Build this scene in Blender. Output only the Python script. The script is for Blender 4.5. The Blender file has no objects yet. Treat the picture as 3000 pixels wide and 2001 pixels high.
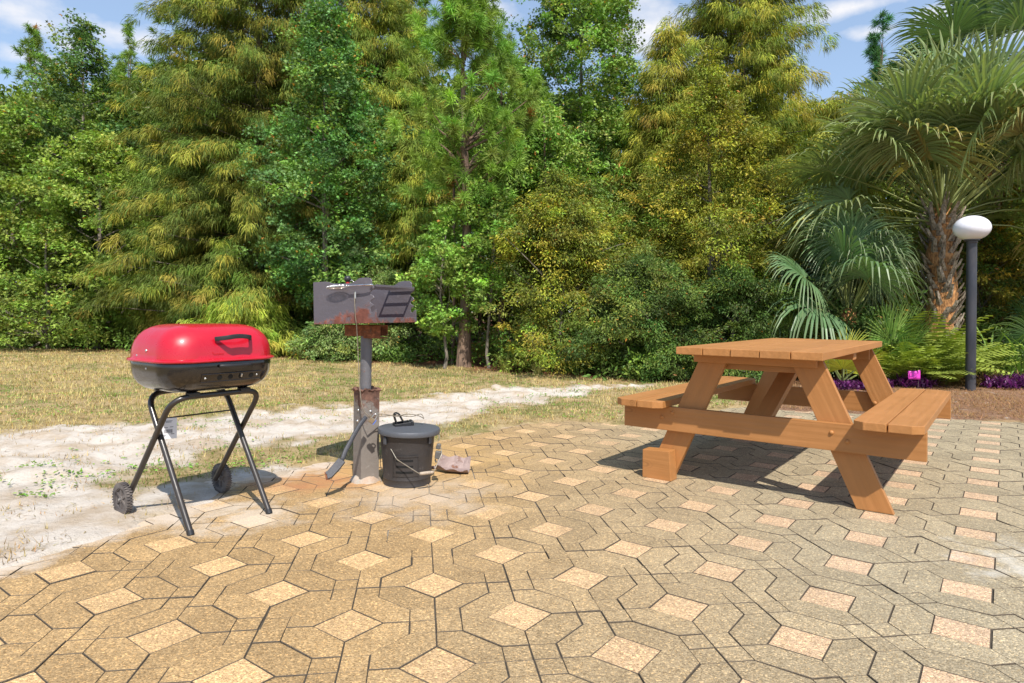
import bpy, bmesh, math, random
import numpy as np
from mathutils import Vector, Matrix, noise as mnoise

scene = bpy.context.scene
COL = scene.collection
R = math.radians
PI = math.pi

# ------------------------------------------------------------------ camera
FPX, HY, ROLL, CH = 1920.25, 913.95, 0.009, 0.93
cam_d = bpy.data.cameras.new("camera")
cam_d.sensor_width = 36.0
cam_d.lens = FPX / 3000 * 36.0
cam_d.shift_y = (HY - 1000.5) / 3000
cam_d.clip_start = 0.05
cam_d.clip_end = 3000
cam = bpy.data.objects.new("camera", cam_d)
COL.objects.link(cam)
cr, sr = math.cos(ROLL), math.sin(ROLL)
M = Matrix(((cr, -sr, 0, 0), (0, 0, -1, 0), (sr, cr, 0, CH), (0, 0, 0, 1)))
cam.matrix_world = M
scene.camera = cam

# ------------------------------------------------------------------ light
SUN = Vector((0.19, -0.72, 1.0)).normalized()          # towards the sun
sun_elev = math.asin(SUN.z)
sd = bpy.data.lights.new("sun", 'SUN')
sd.energy = 4.7
sd.angle = R(0.55)
sd.color = (1.0, 0.95, 0.87)
so = bpy.data.objects.new("sun", sd)
so.rotation_euler = SUN.to_track_quat('Z', 'Y').to_euler()
so.location = (6, -12, 14)
COL.objects.link(so)

world = bpy.data.worlds.new("World")
scene.world = world
world.use_nodes = True
wn, wl = world.node_tree.nodes, world.node_tree.links
wn.clear()
wo = wn.new('ShaderNodeOutputWorld')
bg = wn.new('ShaderNodeBackground')
sky = wn.new('ShaderNodeTexSky')
sky.sky_type = 'NISHITA'
sky.sun_disc = False
sky.sun_elevation = sun_elev
sky.sun_rotation = math.atan2(SUN.x, SUN.y)
sky.altitude = 10
sky.air_density = 1.0
sky.dust_density = 0.6
sky.ozone_density = 1.2
bg.inputs['Strength'].default_value = 0.135
# clouds: puffs at fixed directions of the sky, broken up by noise
tcw = wn.new('ShaderNodeTexCoord')
cn = wn.new('ShaderNodeTexNoise')
cn.inputs['Scale'].default_value = 13.0
cn.inputs['Detail'].default_value = 8.0
cn.inputs['Roughness'].default_value = 0.58
mpw = wn.new('ShaderNodeMapping')
mpw.inputs['Scale'].default_value = (1, 1, 1.7)
wl.new(tcw.outputs['Generated'], mpw.inputs['Vector'])
wl.new(mpw.outputs['Vector'], cn.inputs['Vector'])
def at_dir(px, py):
    v = Vector(((px - 1500) / FPX, 1.0, (905 - py) / FPX))
    return v.normalized()
acc = None
for (vx, vy, rx, rz) in [(20, 25, .075, .026), (75, 55, .06, .02), (265, 78, .065, .018), (330, 92, .03, .007), (160, 108, .03, .013),
                         (60, 138, .06, .013), (1480, 50, .10, .05), (1560, 95, .05, .03), (1110, 22, .05, .02), (1960, 0, .08, .012),
                         (1990, 60, .04, .012), (2160, 12, .05, .015), (2320, 30, .05, .02)]:
    d = at_dir(vx * 1.276, vy * 1.276)
    sb = wn.new('ShaderNodeVectorMath'); sb.operation = 'SUBTRACT'
    sb.inputs[1].default_value = d
    wl.new(tcw.outputs['Generated'], sb.inputs[0])
    ml = wn.new('ShaderNodeVectorMath'); ml.operation = 'MULTIPLY'
    ml.inputs[1].default_value = (1 / rx, 1 / rx, 1 / rz)
    wl.new(sb.outputs[0], ml.inputs[0])
    ln = wn.new('ShaderNodeVectorMath'); ln.operation = 'LENGTH'
    wl.new(ml.outputs[0], ln.inputs[0])
    if acc is None:
        acc = ln.outputs['Value']
    else:
        mn = wn.new('ShaderNodeMath'); mn.operation = 'SMOOTH_MIN'
        mn.inputs[2].default_value = 0.3
        wl.new(acc, mn.inputs[0]); wl.new(ln.outputs['Value'], mn.inputs[1])
        acc = mn.outputs[0]
mm = wn.new('ShaderNodeMath'); mm.operation = 'MULTIPLY_ADD'     # noise*2.6 - dist
mm.inputs[1].default_value = 3.0
ng = wn.new('ShaderNodeMath'); ng.operation = 'MULTIPLY'; ng.inputs[1].default_value = -1
wl.new(acc, ng.inputs[0])
wl.new(cn.outputs['Fac'], mm.inputs[0]); wl.new(ng.outputs[0], mm.inputs[2])
cr_ = wn.new('ShaderNodeMapRange')
cr_.inputs['From Min'].default_value = 0.45; cr_.inputs['From Max'].default_value = 1.7
wl.new(mm.outputs[0], cr_.inputs['Value'])
mxw = wn.new('ShaderNodeMix'); mxw.data_type = 'RGBA'
mxw.inputs[7].default_value = (5.6, 5.55, 5.7, 1)
wl.new(cr_.outputs['Result'], mxw.inputs[0])
pale = wn.new('ShaderNodeMix'); pale.data_type = 'RGBA'; pale.inputs[0].default_value = 0.28
pale.inputs[7].default_value = (3.9, 5.1, 6.9, 1)
wl.new(sky.outputs[0], pale.inputs[6])
wl.new(pale.outputs[2], mxw.inputs[6])
wl.new(mxw.outputs[2], bg.inputs['Color'])
wl.new(bg.outputs[0], wo.inputs['Surface'])

scene.view_settings.view_transform = 'Standard'
scene.view_settings.look = 'None'
scene.view_settings.gamma = 1.0
scene.view_settings.exposure = 0.40
scene.render.engine = 'CYCLES'

rng = np.random.default_rng(7)
rnd = random.Random(11)

# ------------------------------------------------------------------ helpers
def ground_pt(px, py, z=0.0):
    """photo pixel (3000 wide) -> point at height z"""
    xx = (px - 1500) / FPX; uu = -(py - HY) / FPX
    X = xx * cr - uu * sr; Z = xx * sr + uu * cr
    t = (z - CH) / Z
    return (X * t, t)
def G(vx, vy, z=0.0):
    return ground_pt(vx * 1.27605, vy * 1.27605, z)
def at(px, py, Y):
    xx = (px - 1500) / FPX; uu = -(py - HY) / FPX
    return Vector(((xx * cr - uu * sr) * Y, Y, CH + (xx * sr + uu * cr) * Y))
def VX(vx, Y):
    return (vx * 1.27605 - 1500) / FPX * Y
def VZ(vy, Y, vx=1175):
    return at(vx * 1.27605, vy * 1.27605, Y).z

def tag(o, label=None, cat=None, group=None, kind=None):
    if label: o['label'] = label
    if cat: o['category'] = cat
    if group: o['group'] = group
    if kind: o['kind'] = kind
    return o
def thing(name, label, cat, loc=(0, 0, 0), rz=0.0, group=None):
    o = bpy.data.objects.new(name, None)
    o.empty_display_size = 0.1
    COL.objects.link(o)
    o.location = loc; o.rotation_euler = (0, 0, rz)
    return tag(o, label, cat, group)

class MB:
    def __init__(s): s.v = []; s.f = []; s.c = []; s.cur = (1, 1, 1)
    def add(s, vs, fs):
        b = len(s.v)
        s.v += [tuple(v) for v in vs]
        s.c += [s.cur] * len(vs)
        s.f += [tuple(b + i for i in f) for f in fs]
        return s
    def box(s, lo, hi, m=None):
        x0, y0, z0 = lo; x1, y1, z1 = hi
        vs = [Vector(p) for p in ((x0, y0, z0), (x1, y0, z0), (x1, y1, z0), (x0, y1, z0), (x0, y0, z1), (x1, y0, z1), (x1, y1, z1), (x0, y1, z1))]
        if m is not None: vs = [m @ v for v in vs]
        return s.add(vs, [(0, 3, 2, 1), (4, 5, 6, 7), (0, 1, 5, 4), (1, 2, 6, 5), (2, 3, 7, 6), (3, 0, 4, 7)])
    def tube(s, pts, r, n=10, cap=True, sq=False):
        pts = [Vector(p) for p in pts]
        if not hasattr(r, '__len__'): r = [r] * len(pts)
        rings = []
        up = None
        for i, p in enumerate(pts):
            a = pts[max(0, i - 1)]; b = pts[min(len(pts) - 1, i + 1)]
            t = (b - a).normalized()
            if up is None:
                up = Vector((0, 0, 1)) if abs(t.z) < 0.9 else Vector((1, 0, 0))
            x = up.cross(t)
            if x.length < 1e-4: x = Vector((0, 1, 0)).cross(t)
            x.normalize(); y = t.cross(x); up = y
            ring = []
            for k in range(n):
                an = 2 * PI * k / n + (PI / 4 if sq else 0)
                ring.append(p + x * (math.cos(an) * r[i]) + y * (math.sin(an) * r[i]))
            rings.append(ring)
        vs = [v for rg in rings for v in rg]
        fs = []
        for i in range(len(pts) - 1):
            for k in range(n):
                k2 = (k + 1) % n
                fs.append((i * n + k, i * n + k2, (i + 1) * n + k2, (i + 1) * n + k))
        if cap:
            fs.append(tuple(range(n - 1, -1, -1)))
            fs.append(tuple((len(pts) - 1) * n + k for k in range(n)))
        return s.add(vs, fs)
    def lathe(s, prof, n=32, m=None):
        vs, fs = [], []
        for (r, z) in prof:
            for k in range(n):
                a = 2 * PI * k / n
                v = Vector((r * math.cos(a), r * math.sin(a), z))
                vs.append(m @ v if m is not None else v)
        for i in range(len(prof) - 1):
            for k in range(n):
                k2 = (k + 1) % n
                fs.append((i * n + k, i * n + k2, (i + 1) * n + k2, (i + 1) * n + k))
        return s.add(vs, fs)
    def prism(s, poly, h0, h1, m=None):
        """poly in local xy (ccw), extruded along z"""
        n = len(poly)
        vs = [Vector((x, y, h0)) for x, y in poly] + [Vector((x, y, h1)) for x, y in poly]
        if m is not None: vs = [m @ v for v in vs]
        fs = [tuple(range(n - 1, -1, -1)), tuple(range(n, 2 * n))]
        fs += [(i, (i + 1) % n, n + (i + 1) % n, n + i) for i in range(n)]
        return s.add(vs, fs)
    def build(s, name, mat, parent=None, smooth=None, bevel=0.0, loc=None, color=False, seg=1):
        me = bpy.data.meshes.new(name)
        me.from_pydata(s.v, [], s.f)
        me.update()
        if color:
            at_ = me.color_attributes.new('Col', 'FLOAT_COLOR', 'POINT')
            arr = np.ones((len(s.v), 4), np.float32); arr[:, :3] = np.array(s.c, np.float32)
            at_.data.foreach_set('color', arr.ravel())
        if bevel > 0:
            bm = bmesh.new(); bm.from_mesh(me)
            es = [e for e in bm.edges if len(e.link_faces) == 2 and e.calc_face_angle(0) > 0.6]
            bmesh.ops.bevel(bm, geom=es, offset=bevel, segments=seg, profile=0.6, affect='EDGES', clamp_overlap=True)
            bm.to_mesh(me); bm.free()
        if smooth is not None:
            me.shade_smooth()
            me.set_sharp_from_angle(angle=R(smooth))
        me.materials.append(mat)
        o = bpy.data.objects.new(name, me)
        COL.objects.link(o)
        if parent: o.parent = parent
        if loc is not None: o.location = loc
        return o

def np_mesh(name, V, F, mat, parent=None, C=None, smooth=False):
    """V (n,3), F list of (array (m,k)) polygons of equal size per array, C per-vertex colours"""
    me = bpy.data.meshes.new(name)
    V = np.asarray(V, np.float32)
    me.vertices.add(len(V)); me.vertices.foreach_set('co', V.ravel())
    loops = np.concatenate([f.ravel() for f in F]).astype(np.int32)
    tot = np.concatenate([np.full(len(f), f.shape[1]) for f in F]).astype(np.int32)
    start = np.concatenate([[0], np.cumsum(tot)[:-1]]).astype(np.int32)
    me.loops.add(len(loops)); me.loops.foreach_set('vertex_index', loops)
    me.polygons.add(len(tot)); me.polygons.foreach_set('loop_start', start)
    try: me.polygons.foreach_set('loop_total', tot)
    except Exception: pass
    me.polygons.foreach_set('use_smooth', np.full(len(tot), smooth))
    me.update(calc_edges=True)
    if C is not None:
        a = me.color_attributes.new('Col', 'FLOAT_COLOR', 'POINT')
        arr = np.ones((len(V), 4), np.float32); arr[:, :np.shape(C)[1]] = C
        a.data.foreach_set('color', arr.ravel())
    me.materials.append(mat)
    o = bpy.data.objects.new(name, me)
    COL.objects.link(o)
    if parent: o.parent = parent
    return o

# ---- value noise in numpy (for masks)
_tab = rng.random((256, 256))
def vnoise(x, y, s=1.0, o=0):
    x = np.asarray(x) * s + 57.3 + o * 13.7; y = np.asarray(y) * s + 31.9 + o * 7.1
    xi = np.floor(x).astype(int); yi = np.floor(y).astype(int)
    fx = x - xi; fy = y - yi
    fx = fx * fx * (3 - 2 * fx); fy = fy * fy * (3 - 2 * fy)
    g = lambda a, b: _tab[a % 256, b % 256]
    return (g(xi, yi) * (1 - fx) + g(xi + 1, yi) * fx) * (1 - fy) + (g(xi, yi + 1) * (1 - fx) + g(xi + 1, yi + 1) * fx) * fy
def fbm(x, y, s=1.0, o=0, n=4):
    t = 0; a = 0.5; tot = 0
    for i in range(n):
        t = t + a * vnoise(x, y, s * 2 ** i, o + i); tot += a; a *= 0.55
    return t / tot

# ------------------------------------------------------------------ materials
def mat_new(name):
    m = bpy.data.materials.new(name); m.use_nodes = True
    nt = m.node_tree; nt.nodes.clear()
    out = nt.nodes.new('ShaderNodeOutputMaterial')
    p = nt.nodes.new('ShaderNodeBsdfPrincipled')
    nt.links.new(p.outputs[0], out.inputs[0])
    return m, nt, p, out
def nd(nt, t, **k):
    n = nt.nodes.new(t)
    for a, b in k.items():
        if hasattr(n, a): setattr(n, a, b)
        else: n.inputs[a.replace('_', ' ')].default_value = b
    return n
def ramp(nt, src, pts, interp='LINEAR'):
    r = nt.nodes.new('ShaderNodeValToRGB'); r.color_ramp.interpolation = interp
    e = r.color_ramp.elements
    while len(e) > len(pts): e.remove(e[-1])
    while len(e) < len(pts): e.new(0.5)
    for el, (p, c) in zip(e, pts):
        el.position = p
        el.color = (c, c, c, 1) if not hasattr(c, '__len__') else (*c, 1)
    nt.links.new(src, r.inputs[0])
    return r.outputs[0]
def noise(nt, vec, scale, detail=4, rough=0.55, dist=0.0):
    n = nd(nt, 'ShaderNodeTexNoise'); n.inputs['Scale'].default_value = scale
    n.inputs['Detail'].default_value = detail; n.inputs['Roughness'].default_value = rough
    n.inputs['Distortion'].default_value = dist
    if vec is not None: nt.links.new(vec, n.inputs['Vector'])
    return n
def mixc(nt, fac, a, b, mode='MIX'):
    m = nd(nt, 'ShaderNodeMix'); m.data_type = 'RGBA'; m.blend_type = mode
    for sock, v in ((m.inputs[0], fac), (m.inputs[6], a), (m.inputs[7], b)):
        if hasattr(v, 'links'): nt.links.new(v, sock)
        elif hasattr(v, '__len__'): sock.default_value = (*v, 1)
        else: sock.default_value = v
    return m.outputs[2]
def mathn(nt, op, a, b=None, c=None, clamp=False):
    m = nd(nt, 'ShaderNodeMath'); m.operation = op; m.use_clamp = clamp
    for i, v in enumerate((a, b, c)):
        if v is None: continue
        if hasattr(v, 'links'): nt.links.new(v, m.inputs[i])
        else: m.inputs[i].default_value = v
    return m.outputs[0]
def bump(nt, p, h, strength=0.3, dist=0.01):
    b = nd(nt, 'ShaderNodeBump'); b.inputs['Strength'].default_value = strength; b.inputs['Distance'].default_value = dist
    nt.links.new(h, b.inputs['Height']); nt.links.new(b.outputs[0], p.inputs['Normal'])
def objco(nt, scale=None, kind='Object'):
    t = nd(nt, 'ShaderNodeTexCoord'); o = t.outputs[kind]
    if scale is not None:
        m = nd(nt, 'ShaderNodeMapping'); m.inputs['Scale'].default_value = scale
        nt.links.new(o, m.inputs['Vector']); o = m.outputs[0]
    return o
def worldpos(nt):
    return nd(nt, 'ShaderNodeNewGeometry').outputs['Position']

def simple(name, col, rough=0.5, metal=0.0, var=0.15, scale=12.0, bumps=0.0, spec=0.5, stretch=None, dirt=None, dirt_amt=0.0):
    m, nt, p, out = mat_new(name)
    v = objco(nt, stretch)
    n = noise(nt, v, scale, 6, 0.6)
    c = mixc(nt, ramp(nt, n.outputs[0], [(0.3, 0.0), (0.7, 1.0)]), [x * (1 - var) for x in col], [min(1, x * (1 + var)) for x in col])
    if dirt:
        n2 = noise(nt, v, scale * 0.45, 8, 0.68)
        c = mixc(nt, ramp(nt, n2.outputs[0], [(0.5 - dirt_amt * 0.2, 0.0), (0.62, dirt_amt)]), c, dirt)
    nt.links.new(c, p.inputs['Base Color'])
    p.inputs['Metallic'].default_value = metal
    p.inputs['Specular IOR Level'].default_value = spec
    nt.links.new(ramp(nt, n.outputs[0], [(0.25, max(0.02, rough - 0.1)), (0.75, min(1, rough + 0.12))]), p.inputs['Roughness'])
    if bumps: bump(nt, p, n.outputs[0], bumps, 0.004)
    return m

def leafmat(name, rough=0.45, trans=0.3, spec=0.4, tint=(1.35, 1.45, 0.55), gain=1.0):
    m, nt, p, out = mat_new(name)
    a = nd(nt, 'ShaderNodeVertexColor'); a.layer_name = 'Col'
    acol = mixc(nt, 1.0, a.outputs[0], (gain * 1.0, gain * 1.04, gain * .78), 'MULTIPLY')
    nt.links.new(acol, p.inputs['Base Color'])
    p.inputs['Roughness'].default_value = rough
    p.inputs['Specular IOR Level'].default_value = spec
    t = nd(nt, 'ShaderNodeBsdfTranslucent')
    c = mixc(nt, 1.0, acol, tint, 'MULTIPLY')
    nt.links.new(c, t.inputs['Color'])
    mx = nd(nt, 'ShaderNodeMixShader'); mx.inputs[0].default_value = trans
    nt.links.new(p.outputs[0], mx.inputs[1]); nt.links.new(t.outputs[0], mx.inputs[2])
    nt.links.new(mx.outputs[0], out.inputs[0])
    return m

LEAF = leafmat('leaf_broad', 0.5, 0.22, 0.22, gain=1.5)
NEEDLE = leafmat('leaf_needle', 0.6, 0.20, 0.15, gain=1.5)
PALM = leafmat('leaf_palm', 0.42, 0.24, 0.42, (1.3, 1.4, 0.6), gain=1.35)
GRASS = leafmat('grass_blade', 0.6, 0.3, 0.2, (1.2, 1.15, 0.8))

def bark(name, a, b, scale=9.0, st=(1, 1, 0.22)):
    m, nt, p, out = mat_new(name)
    v = objco(nt, st)
    n = noise(nt, v, scale, 8, 0.65)
    vo = nd(nt, 'ShaderNodeTexVoronoi'); vo.inputs['Scale'].default_value = scale * 2.2
    nt.links.new(v, vo.inputs['Vector'])
    f = mathn(nt, 'MULTIPLY', n.outputs[0], mathn(nt, 'ADD', vo.outputs['Distance'], 0.5))
    nt.links.new(ramp(nt, f, [(0.25, a), (0.65, b)]), p.inputs['Base Color'])
    p.inputs['Roughness'].default_value = 0.9
    bump(nt, p, f, 0.8, 0.02)
    return m
BARK_PINE = bark('bark_pine', (.06, .04, .03), (.26, .17, .12))
BARK_GREY = bark('bark_grey', (.07, .06, .045), (.25, .21, .165), 12)
BARK_PALM = bark('bark_palm', (.10, .075, .05), (.42, .34, .26), 16, (1, 1, 0.5))
BARK_FIBRE = bark('bark_fibre', (.14, .06, .02), (.55, .27, .10), 20, (1, 1, 0.4))

# ------------------------------------------------------------------ the setting: ground masks
patio_px = [(2600, 2400), (2600, 1002), (2351, 971), (2170, 962), (2050, 957), (1960, 949), (1850, 944), (1700, 934), (1560, 950), (1420, 974), (1300, 966), (1180, 976),
            (1010, 1012), (840, 1050), (740, 1062), (620, 1084), (540, 1092), (480, 1102), (350, 1180), (250, 1205), (100, 1250), (0, 1285)]
patio = [G(*p) for p in patio_px[1:]]
patio = [(9.5, 0.2)] + [(patio[0][0] + 3.2, patio[0][1] + 0.0)] + patio + [(-2.2, 2.0), (-2.6, 0.2)]
sand_px = [(-900, 1010), (0, 1003), (400, 973), (700, 945), (1000, 917), (1170, 893), (1500, 884), (1490, 892), (1330, 905), (1250, 926), (1180, 930),
           (1140, 948), (1030, 975), (800, 998), (640, 1018), (500, 1036), (430, 1072), (300, 1095), (255, 1130), (290, 1150), (420, 1118), (560, 1095), (600, 1080), (640, 1100), (500, 1140),
           (420, 1185), (250, 1240), (0, 1330), (-900, 1500)]
sandp = [G(*p) for p in sand_px]
mulchp = [G(1740, 925), (2.45, 6.9), (2.35, 9.5), (14, 10.5), (14, 5.2)] + [(7.8, 5.6)] + [G(2351, 973), G(2170, 964), G(2050, 958), G(1960, 951), G(1850, 946), G(1760, 938)]
woodp = [(-60, 17.5), (-11.3, 14.6), G(350, 812), G(700, 828), G(1000, 844), G(1270, 864), G(1480, 882), G(1560, 888), (2.3, 8.4), (3.5, 8.6), (14, 9.4), (60, 12), (60, 80), (-60, 80)]

def sdf(poly, X, Y):
    """signed distance, positive inside"""
    P = np.array(poly); n = len(P)
    d = np.full(X.shape, 1e9); ins = np.zeros(X.shape, bool)
    for i in range(n):
        a = P[i]; b = P[(i + 1) % n]
        e = b - a; wx = X - a[0]; wy = Y - a[1]
        t = np.clip((wx * e[0] + wy * e[1]) / (e @ e + 1e-12), 0, 1)
        d = np.minimum(d, (wx - e[0] * t) ** 2 + (wy - e[1] * t) ** 2)
        c1 = (a[1] > Y) != (b[1] > Y)
        with np.errstate(divide='ignore', invalid='ignore'):
            xc = (b[0] - a[0]) * (Y - a[1]) / (b[1] - a[1] + 1e-12) + a[0]
        ins ^= c1 & (X < xc)
    return np.where(ins, 1, -1) * np.sqrt(d)

def masks(X, Y):
    dp = sdf(patio, X, Y); ds = sdf(sandp, X, Y); dm = sdf(mulchp, X, Y); dw = sdf(woodp, X, Y)
    jit = (fbm(X, Y, 2.2, 3) - 0.5) * 0.9 + (fbm(X, Y, 8, 9) - 0.5) * 0.5
    s = np.clip((ds + jit) / 0.22 + 0.5, 0, 1)
    m = np.clip((dm + jit * .4) / 0.15 + 0.5, 0, 1)
    w = np.clip((dw + jit * 1.2) / 0.5 + 0.2, 0, 1)
    return dp, s, m, w
def ground_h(X, Y, dp, s):
    nz = (fbm(X, Y, 1.7, 20) - 0.5) * 0.07 + (fbm(X, Y, 6, 25) - 0.5) * (0.03 + 0.05 * s)
    edge = dp + (fbm(X, Y, 3.1, 40) - 0.5) * (0.10 + 0.34 * s) - 0.03 - 0.07 * s + (fbm(X, Y, 11, 44) - 0.5) * 0.12      # >0 : pavers win
    far = np.clip(-dp / 0.7, 0, 1)
    h = np.where(edge > 0, -np.clip(edge * 0.6, 0.006, 0.03) , np.clip(-edge * 0.12, 0.002, 0.016)) + 0.0 + nz * far
    return np.where(edge > 0, -0.016, h)

xs = np.unique(np.concatenate([np.linspace(-240, -14, 24), np.arange(-14, -4, 0.16), np.arange(-4, 6.5, 0.035), np.arange(6.5, 14, 0.16), np.linspace(14, 240, 24)]))
ys = np.unique(np.concatenate([np.linspace(-60, 0.4, 14), np.arange(0.4, 2.0, 0.12), np.arange(2.0, 8.4, 0.035), np.arange(8.4, 16, 0.14), np.linspace(16, 900, 30)]))
XX, YY = np.meshgrid(xs, ys)
dp, ms, mmu, mw = masks(XX, YY)
HH = ground_h(XX, YY, dp, ms)
nx, ny = len(xs), len(ys)
idx = np.arange(nx * ny).reshape(ny, nx)
Fg = np.stack([idx[:-1, :-1], idx[:-1, 1:], idx[1:, 1:], idx[1:, :-1]], -1).reshape(-1, 4)
Vg = np.stack([XX, YY, HH], -1).reshape(-1, 3)
Cg = np.stack([ms, mmu, mw], -1).reshape(-1, 3)

m, nt, p, out = mat_new('ground_soil')
a = nd(nt, 'ShaderNodeVertexColor'); a.layer_name = 'Col'
sp = nd(nt, 'ShaderNodeSeparateColor'); nt.links.new(a.outputs[0], sp.inputs[0])
wp = worldpos(nt)
n1 = noise(nt, wp, 1.3, 6, 0.6); n2 = noise(nt, wp, 30, 8, 0.7); n3 = noise(nt, wp, 6, 6, 0.65); n4 = noise(nt, wp, 260, 3, 0.6)
lawn = ramp(nt, n3.outputs[0], [(0.35, (.22, .17, .075)), (0.5, (.38, .28, .14)), (0.68, (.46, .35, .20))])
lawn = mixc(nt, ramp(nt, n1.outputs[0], [(0.5, 0.0), (0.66, 0.6)]), lawn, (.12, .16, .04))
lawn = mixc(nt, 0.6, lawn, ramp(nt, n2.outputs[0], [(0.3, (.55, .5, .45)), (0.7, (1.3, 1.3, 1.3))]), 'MULTIPLY')
sand = mixc(nt, n3.outputs[0], (.52, .445, .37), (.66, .60, .53))
sand = mixc(nt, ramp(nt, n2.outputs[0], [(0.55, 0.0), (0.75, 0.7)]), sand, (.33, .26, .18))
sand = mixc(nt, ramp(nt, noise(nt, wp, 3.3, 5, 0.6).outputs[0], [(0.46, 0.0), (0.62, 0.75)]), sand, (.42, .32, .22))
mul = ramp(nt, noise(nt, wp, 55, 8, 0.75, 1.5).outputs[0], [(0.32, (.10, .055, .03)), (0.5, (.25, .14, .085)), (0.68, (.40, .26, .17))])
mul = mixc(nt, ramp(nt, n3.outputs[0], [(0.60, 0.0), (0.70, 0.8)]), mul, (.62, .56, .50))
lit = ramp(nt, noise(nt, wp, 18, 8, 0.7).outputs[0], [(0.35, (.05, .025, .015)), (0.55, (.24, .10, .05)), (0.7, (.34, .18, .10))])
c = mixc(nt, sp.outputs[0], lawn, sand)
c = mixc(nt, sp.outputs[1], c, mul)
c = mixc(nt, sp.outputs[2], c, lit)
nt.links.new(c, p.inputs['Base Color']); p.inputs['Roughness'].default_value = 0.95
p.inputs['Specular IOR Level'].default_value = 0.15
hb = mathn(nt, 'ADD', mathn(nt, 'MULTIPLY', n2.outputs[0], 1.0), mathn(nt, 'MULTIPLY', n4.outputs[0], 0.25))
bump(nt, p, hb, 0.7, 0.03)
GROUND = m
go = np_mesh('ground', Vg, [Fg], GROUND, C=Cg, smooth=True)
tag(go, kind='structure')

# ------------------------------------------------------------------ paving
CELL = 0.3893 * CH
PO = np.array([0.0339, 2.1622]) * CH
YAWP = 0.9246
ea = np.array([math.cos(YAWP), math.sin(YAWP)]); eb = np.array([-ea[1], ea[0]])
S = 0.197
sq = [(-S, -S), (S, -S), (S, S), (-S, S)]
big2 = [(S, S), (S, -S), (.35, -.35), (.5, -.2), (.5, .2), (.35, .35)]       # last index list: faint edges
sml2 = [(.35, -.35), (.5, -.5), (.65, -.35), (.5, -.2)]
rot = lambda P: [(-y, x) for x, y in P]
mir = lambda P, c: [(2 * c[0] - x, 2 * c[1] - y) for x, y in P]
# (polygon, faint edge numbers, piece id, centre shift of the stone for tone)
shapes = [(sq, [], 0)]
shapes += [(big2, [2], 1), (sml2, [3], 1), (mir(big2, (.5, 0)), [2], 2), (mir(sml2, (.5, 0)), [3], 2)]
b1 = [(x, y) for x, y in rot(big2)]; s1 = rot(sml2)
# type 1 is type 2 turned by 90 degrees and mirrored across the a axis direction
flipx = lambda P: [(-x, y) for x, y in P][::-1]
B1 = [(S, S), (.35, .35), (.2, .5), (-.2, .5), (-.35, .35), (-S, S)]
S1 = [(.35, .35), (.5, .5), (.35, .65), (.2, .5)]
def ccw(P):
    A = sum(P[i][0] * P[(i + 1) % len(P)][1] - P[(i + 1) % len(P)][0] * P[i][1] for i in range(len(P)))
    return P if A > 0 else P[::-1]
def faint(P, seg):
    for i in range(len(P)):
        a_, b_ = P[i], P[(i + 1) % len(P)]
        for s_ in seg:
            if (np.allclose(a_, s_[0]) and np.allclose(b_, s_[1])) or (np.allclose(a_, s_[1]) and np.allclose(b_, s_[0])): return i
    return -1
shapes = [(sq, 0)]
for P, k in ((big2, 1), (sml2, 1), (mir(big2, (.5, 0)), 2), (mir(sml2, (.5, 0)), 2), (B1, 3), (S1, 3), (mir(B1, (0, .5)), 4), (mir(S1, (0, .5)), 4)):
    shapes.append((P, k))
fseg = [((.35, -.35), (.5, -.2)), ((.65, .35), (.5, .2)), ((.35, .35), (.2, .5)), ((-.35, .65), (-.2, .5))]
JW = 0.0014; CHM = 0.0018
pv, pf3, pcol = [], {}, []
def inset(P, ds_):
    n = len(P); Ls = []
    for i in range(n):
        a_ = np.array(P[i]); b_ = np.array(P[(i + 1) % n]); e = (b_ - a_) / np.linalg.norm(b_ - a_)
        nrm = np.array([-e[1], e[0]])
        Ls.append((a_ + nrm * ds_[i], e))
    out_ = []
    for i in range(n):
        (p1, d1), (p2, d2) = Ls[i - 1], Ls[i]
        A = np.array([d1, -d2]).T
        if abs(np.linalg.det(A)) < 1e-6: out_.append(p2); continue
        t = np.linalg.solve(A, p2 - p1); out_.append(p1 + d1 * t[0])
    return out_
tmpl = []
for P, k in shapes:
    P = [np.array(q) for q in ccw(list(P))]
    fi = faint(P, fseg)
    tmpl.append((P, k, fi))
def in_patio(x, y):
    return sdf(patio, np.array([x]), np.array([y]))[0]
cells = []
for i in range(-14, 34):
    for j in range(-28, 16):
        o = PO + CELL * (i * ea + j * eb)
        if o[1] < 0.9 or o[1] > 8.5 or abs(o[0]) > 1.05 * o[1] + 0.6 and o[1] > 1: continue
        cells.append((i, j, o))
cd = sdf(patio, np.array([c_[2][0] for c_ in cells]), np.array([c_[2][1] for c_ in cells]))
prr = random.Random(5)
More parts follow.
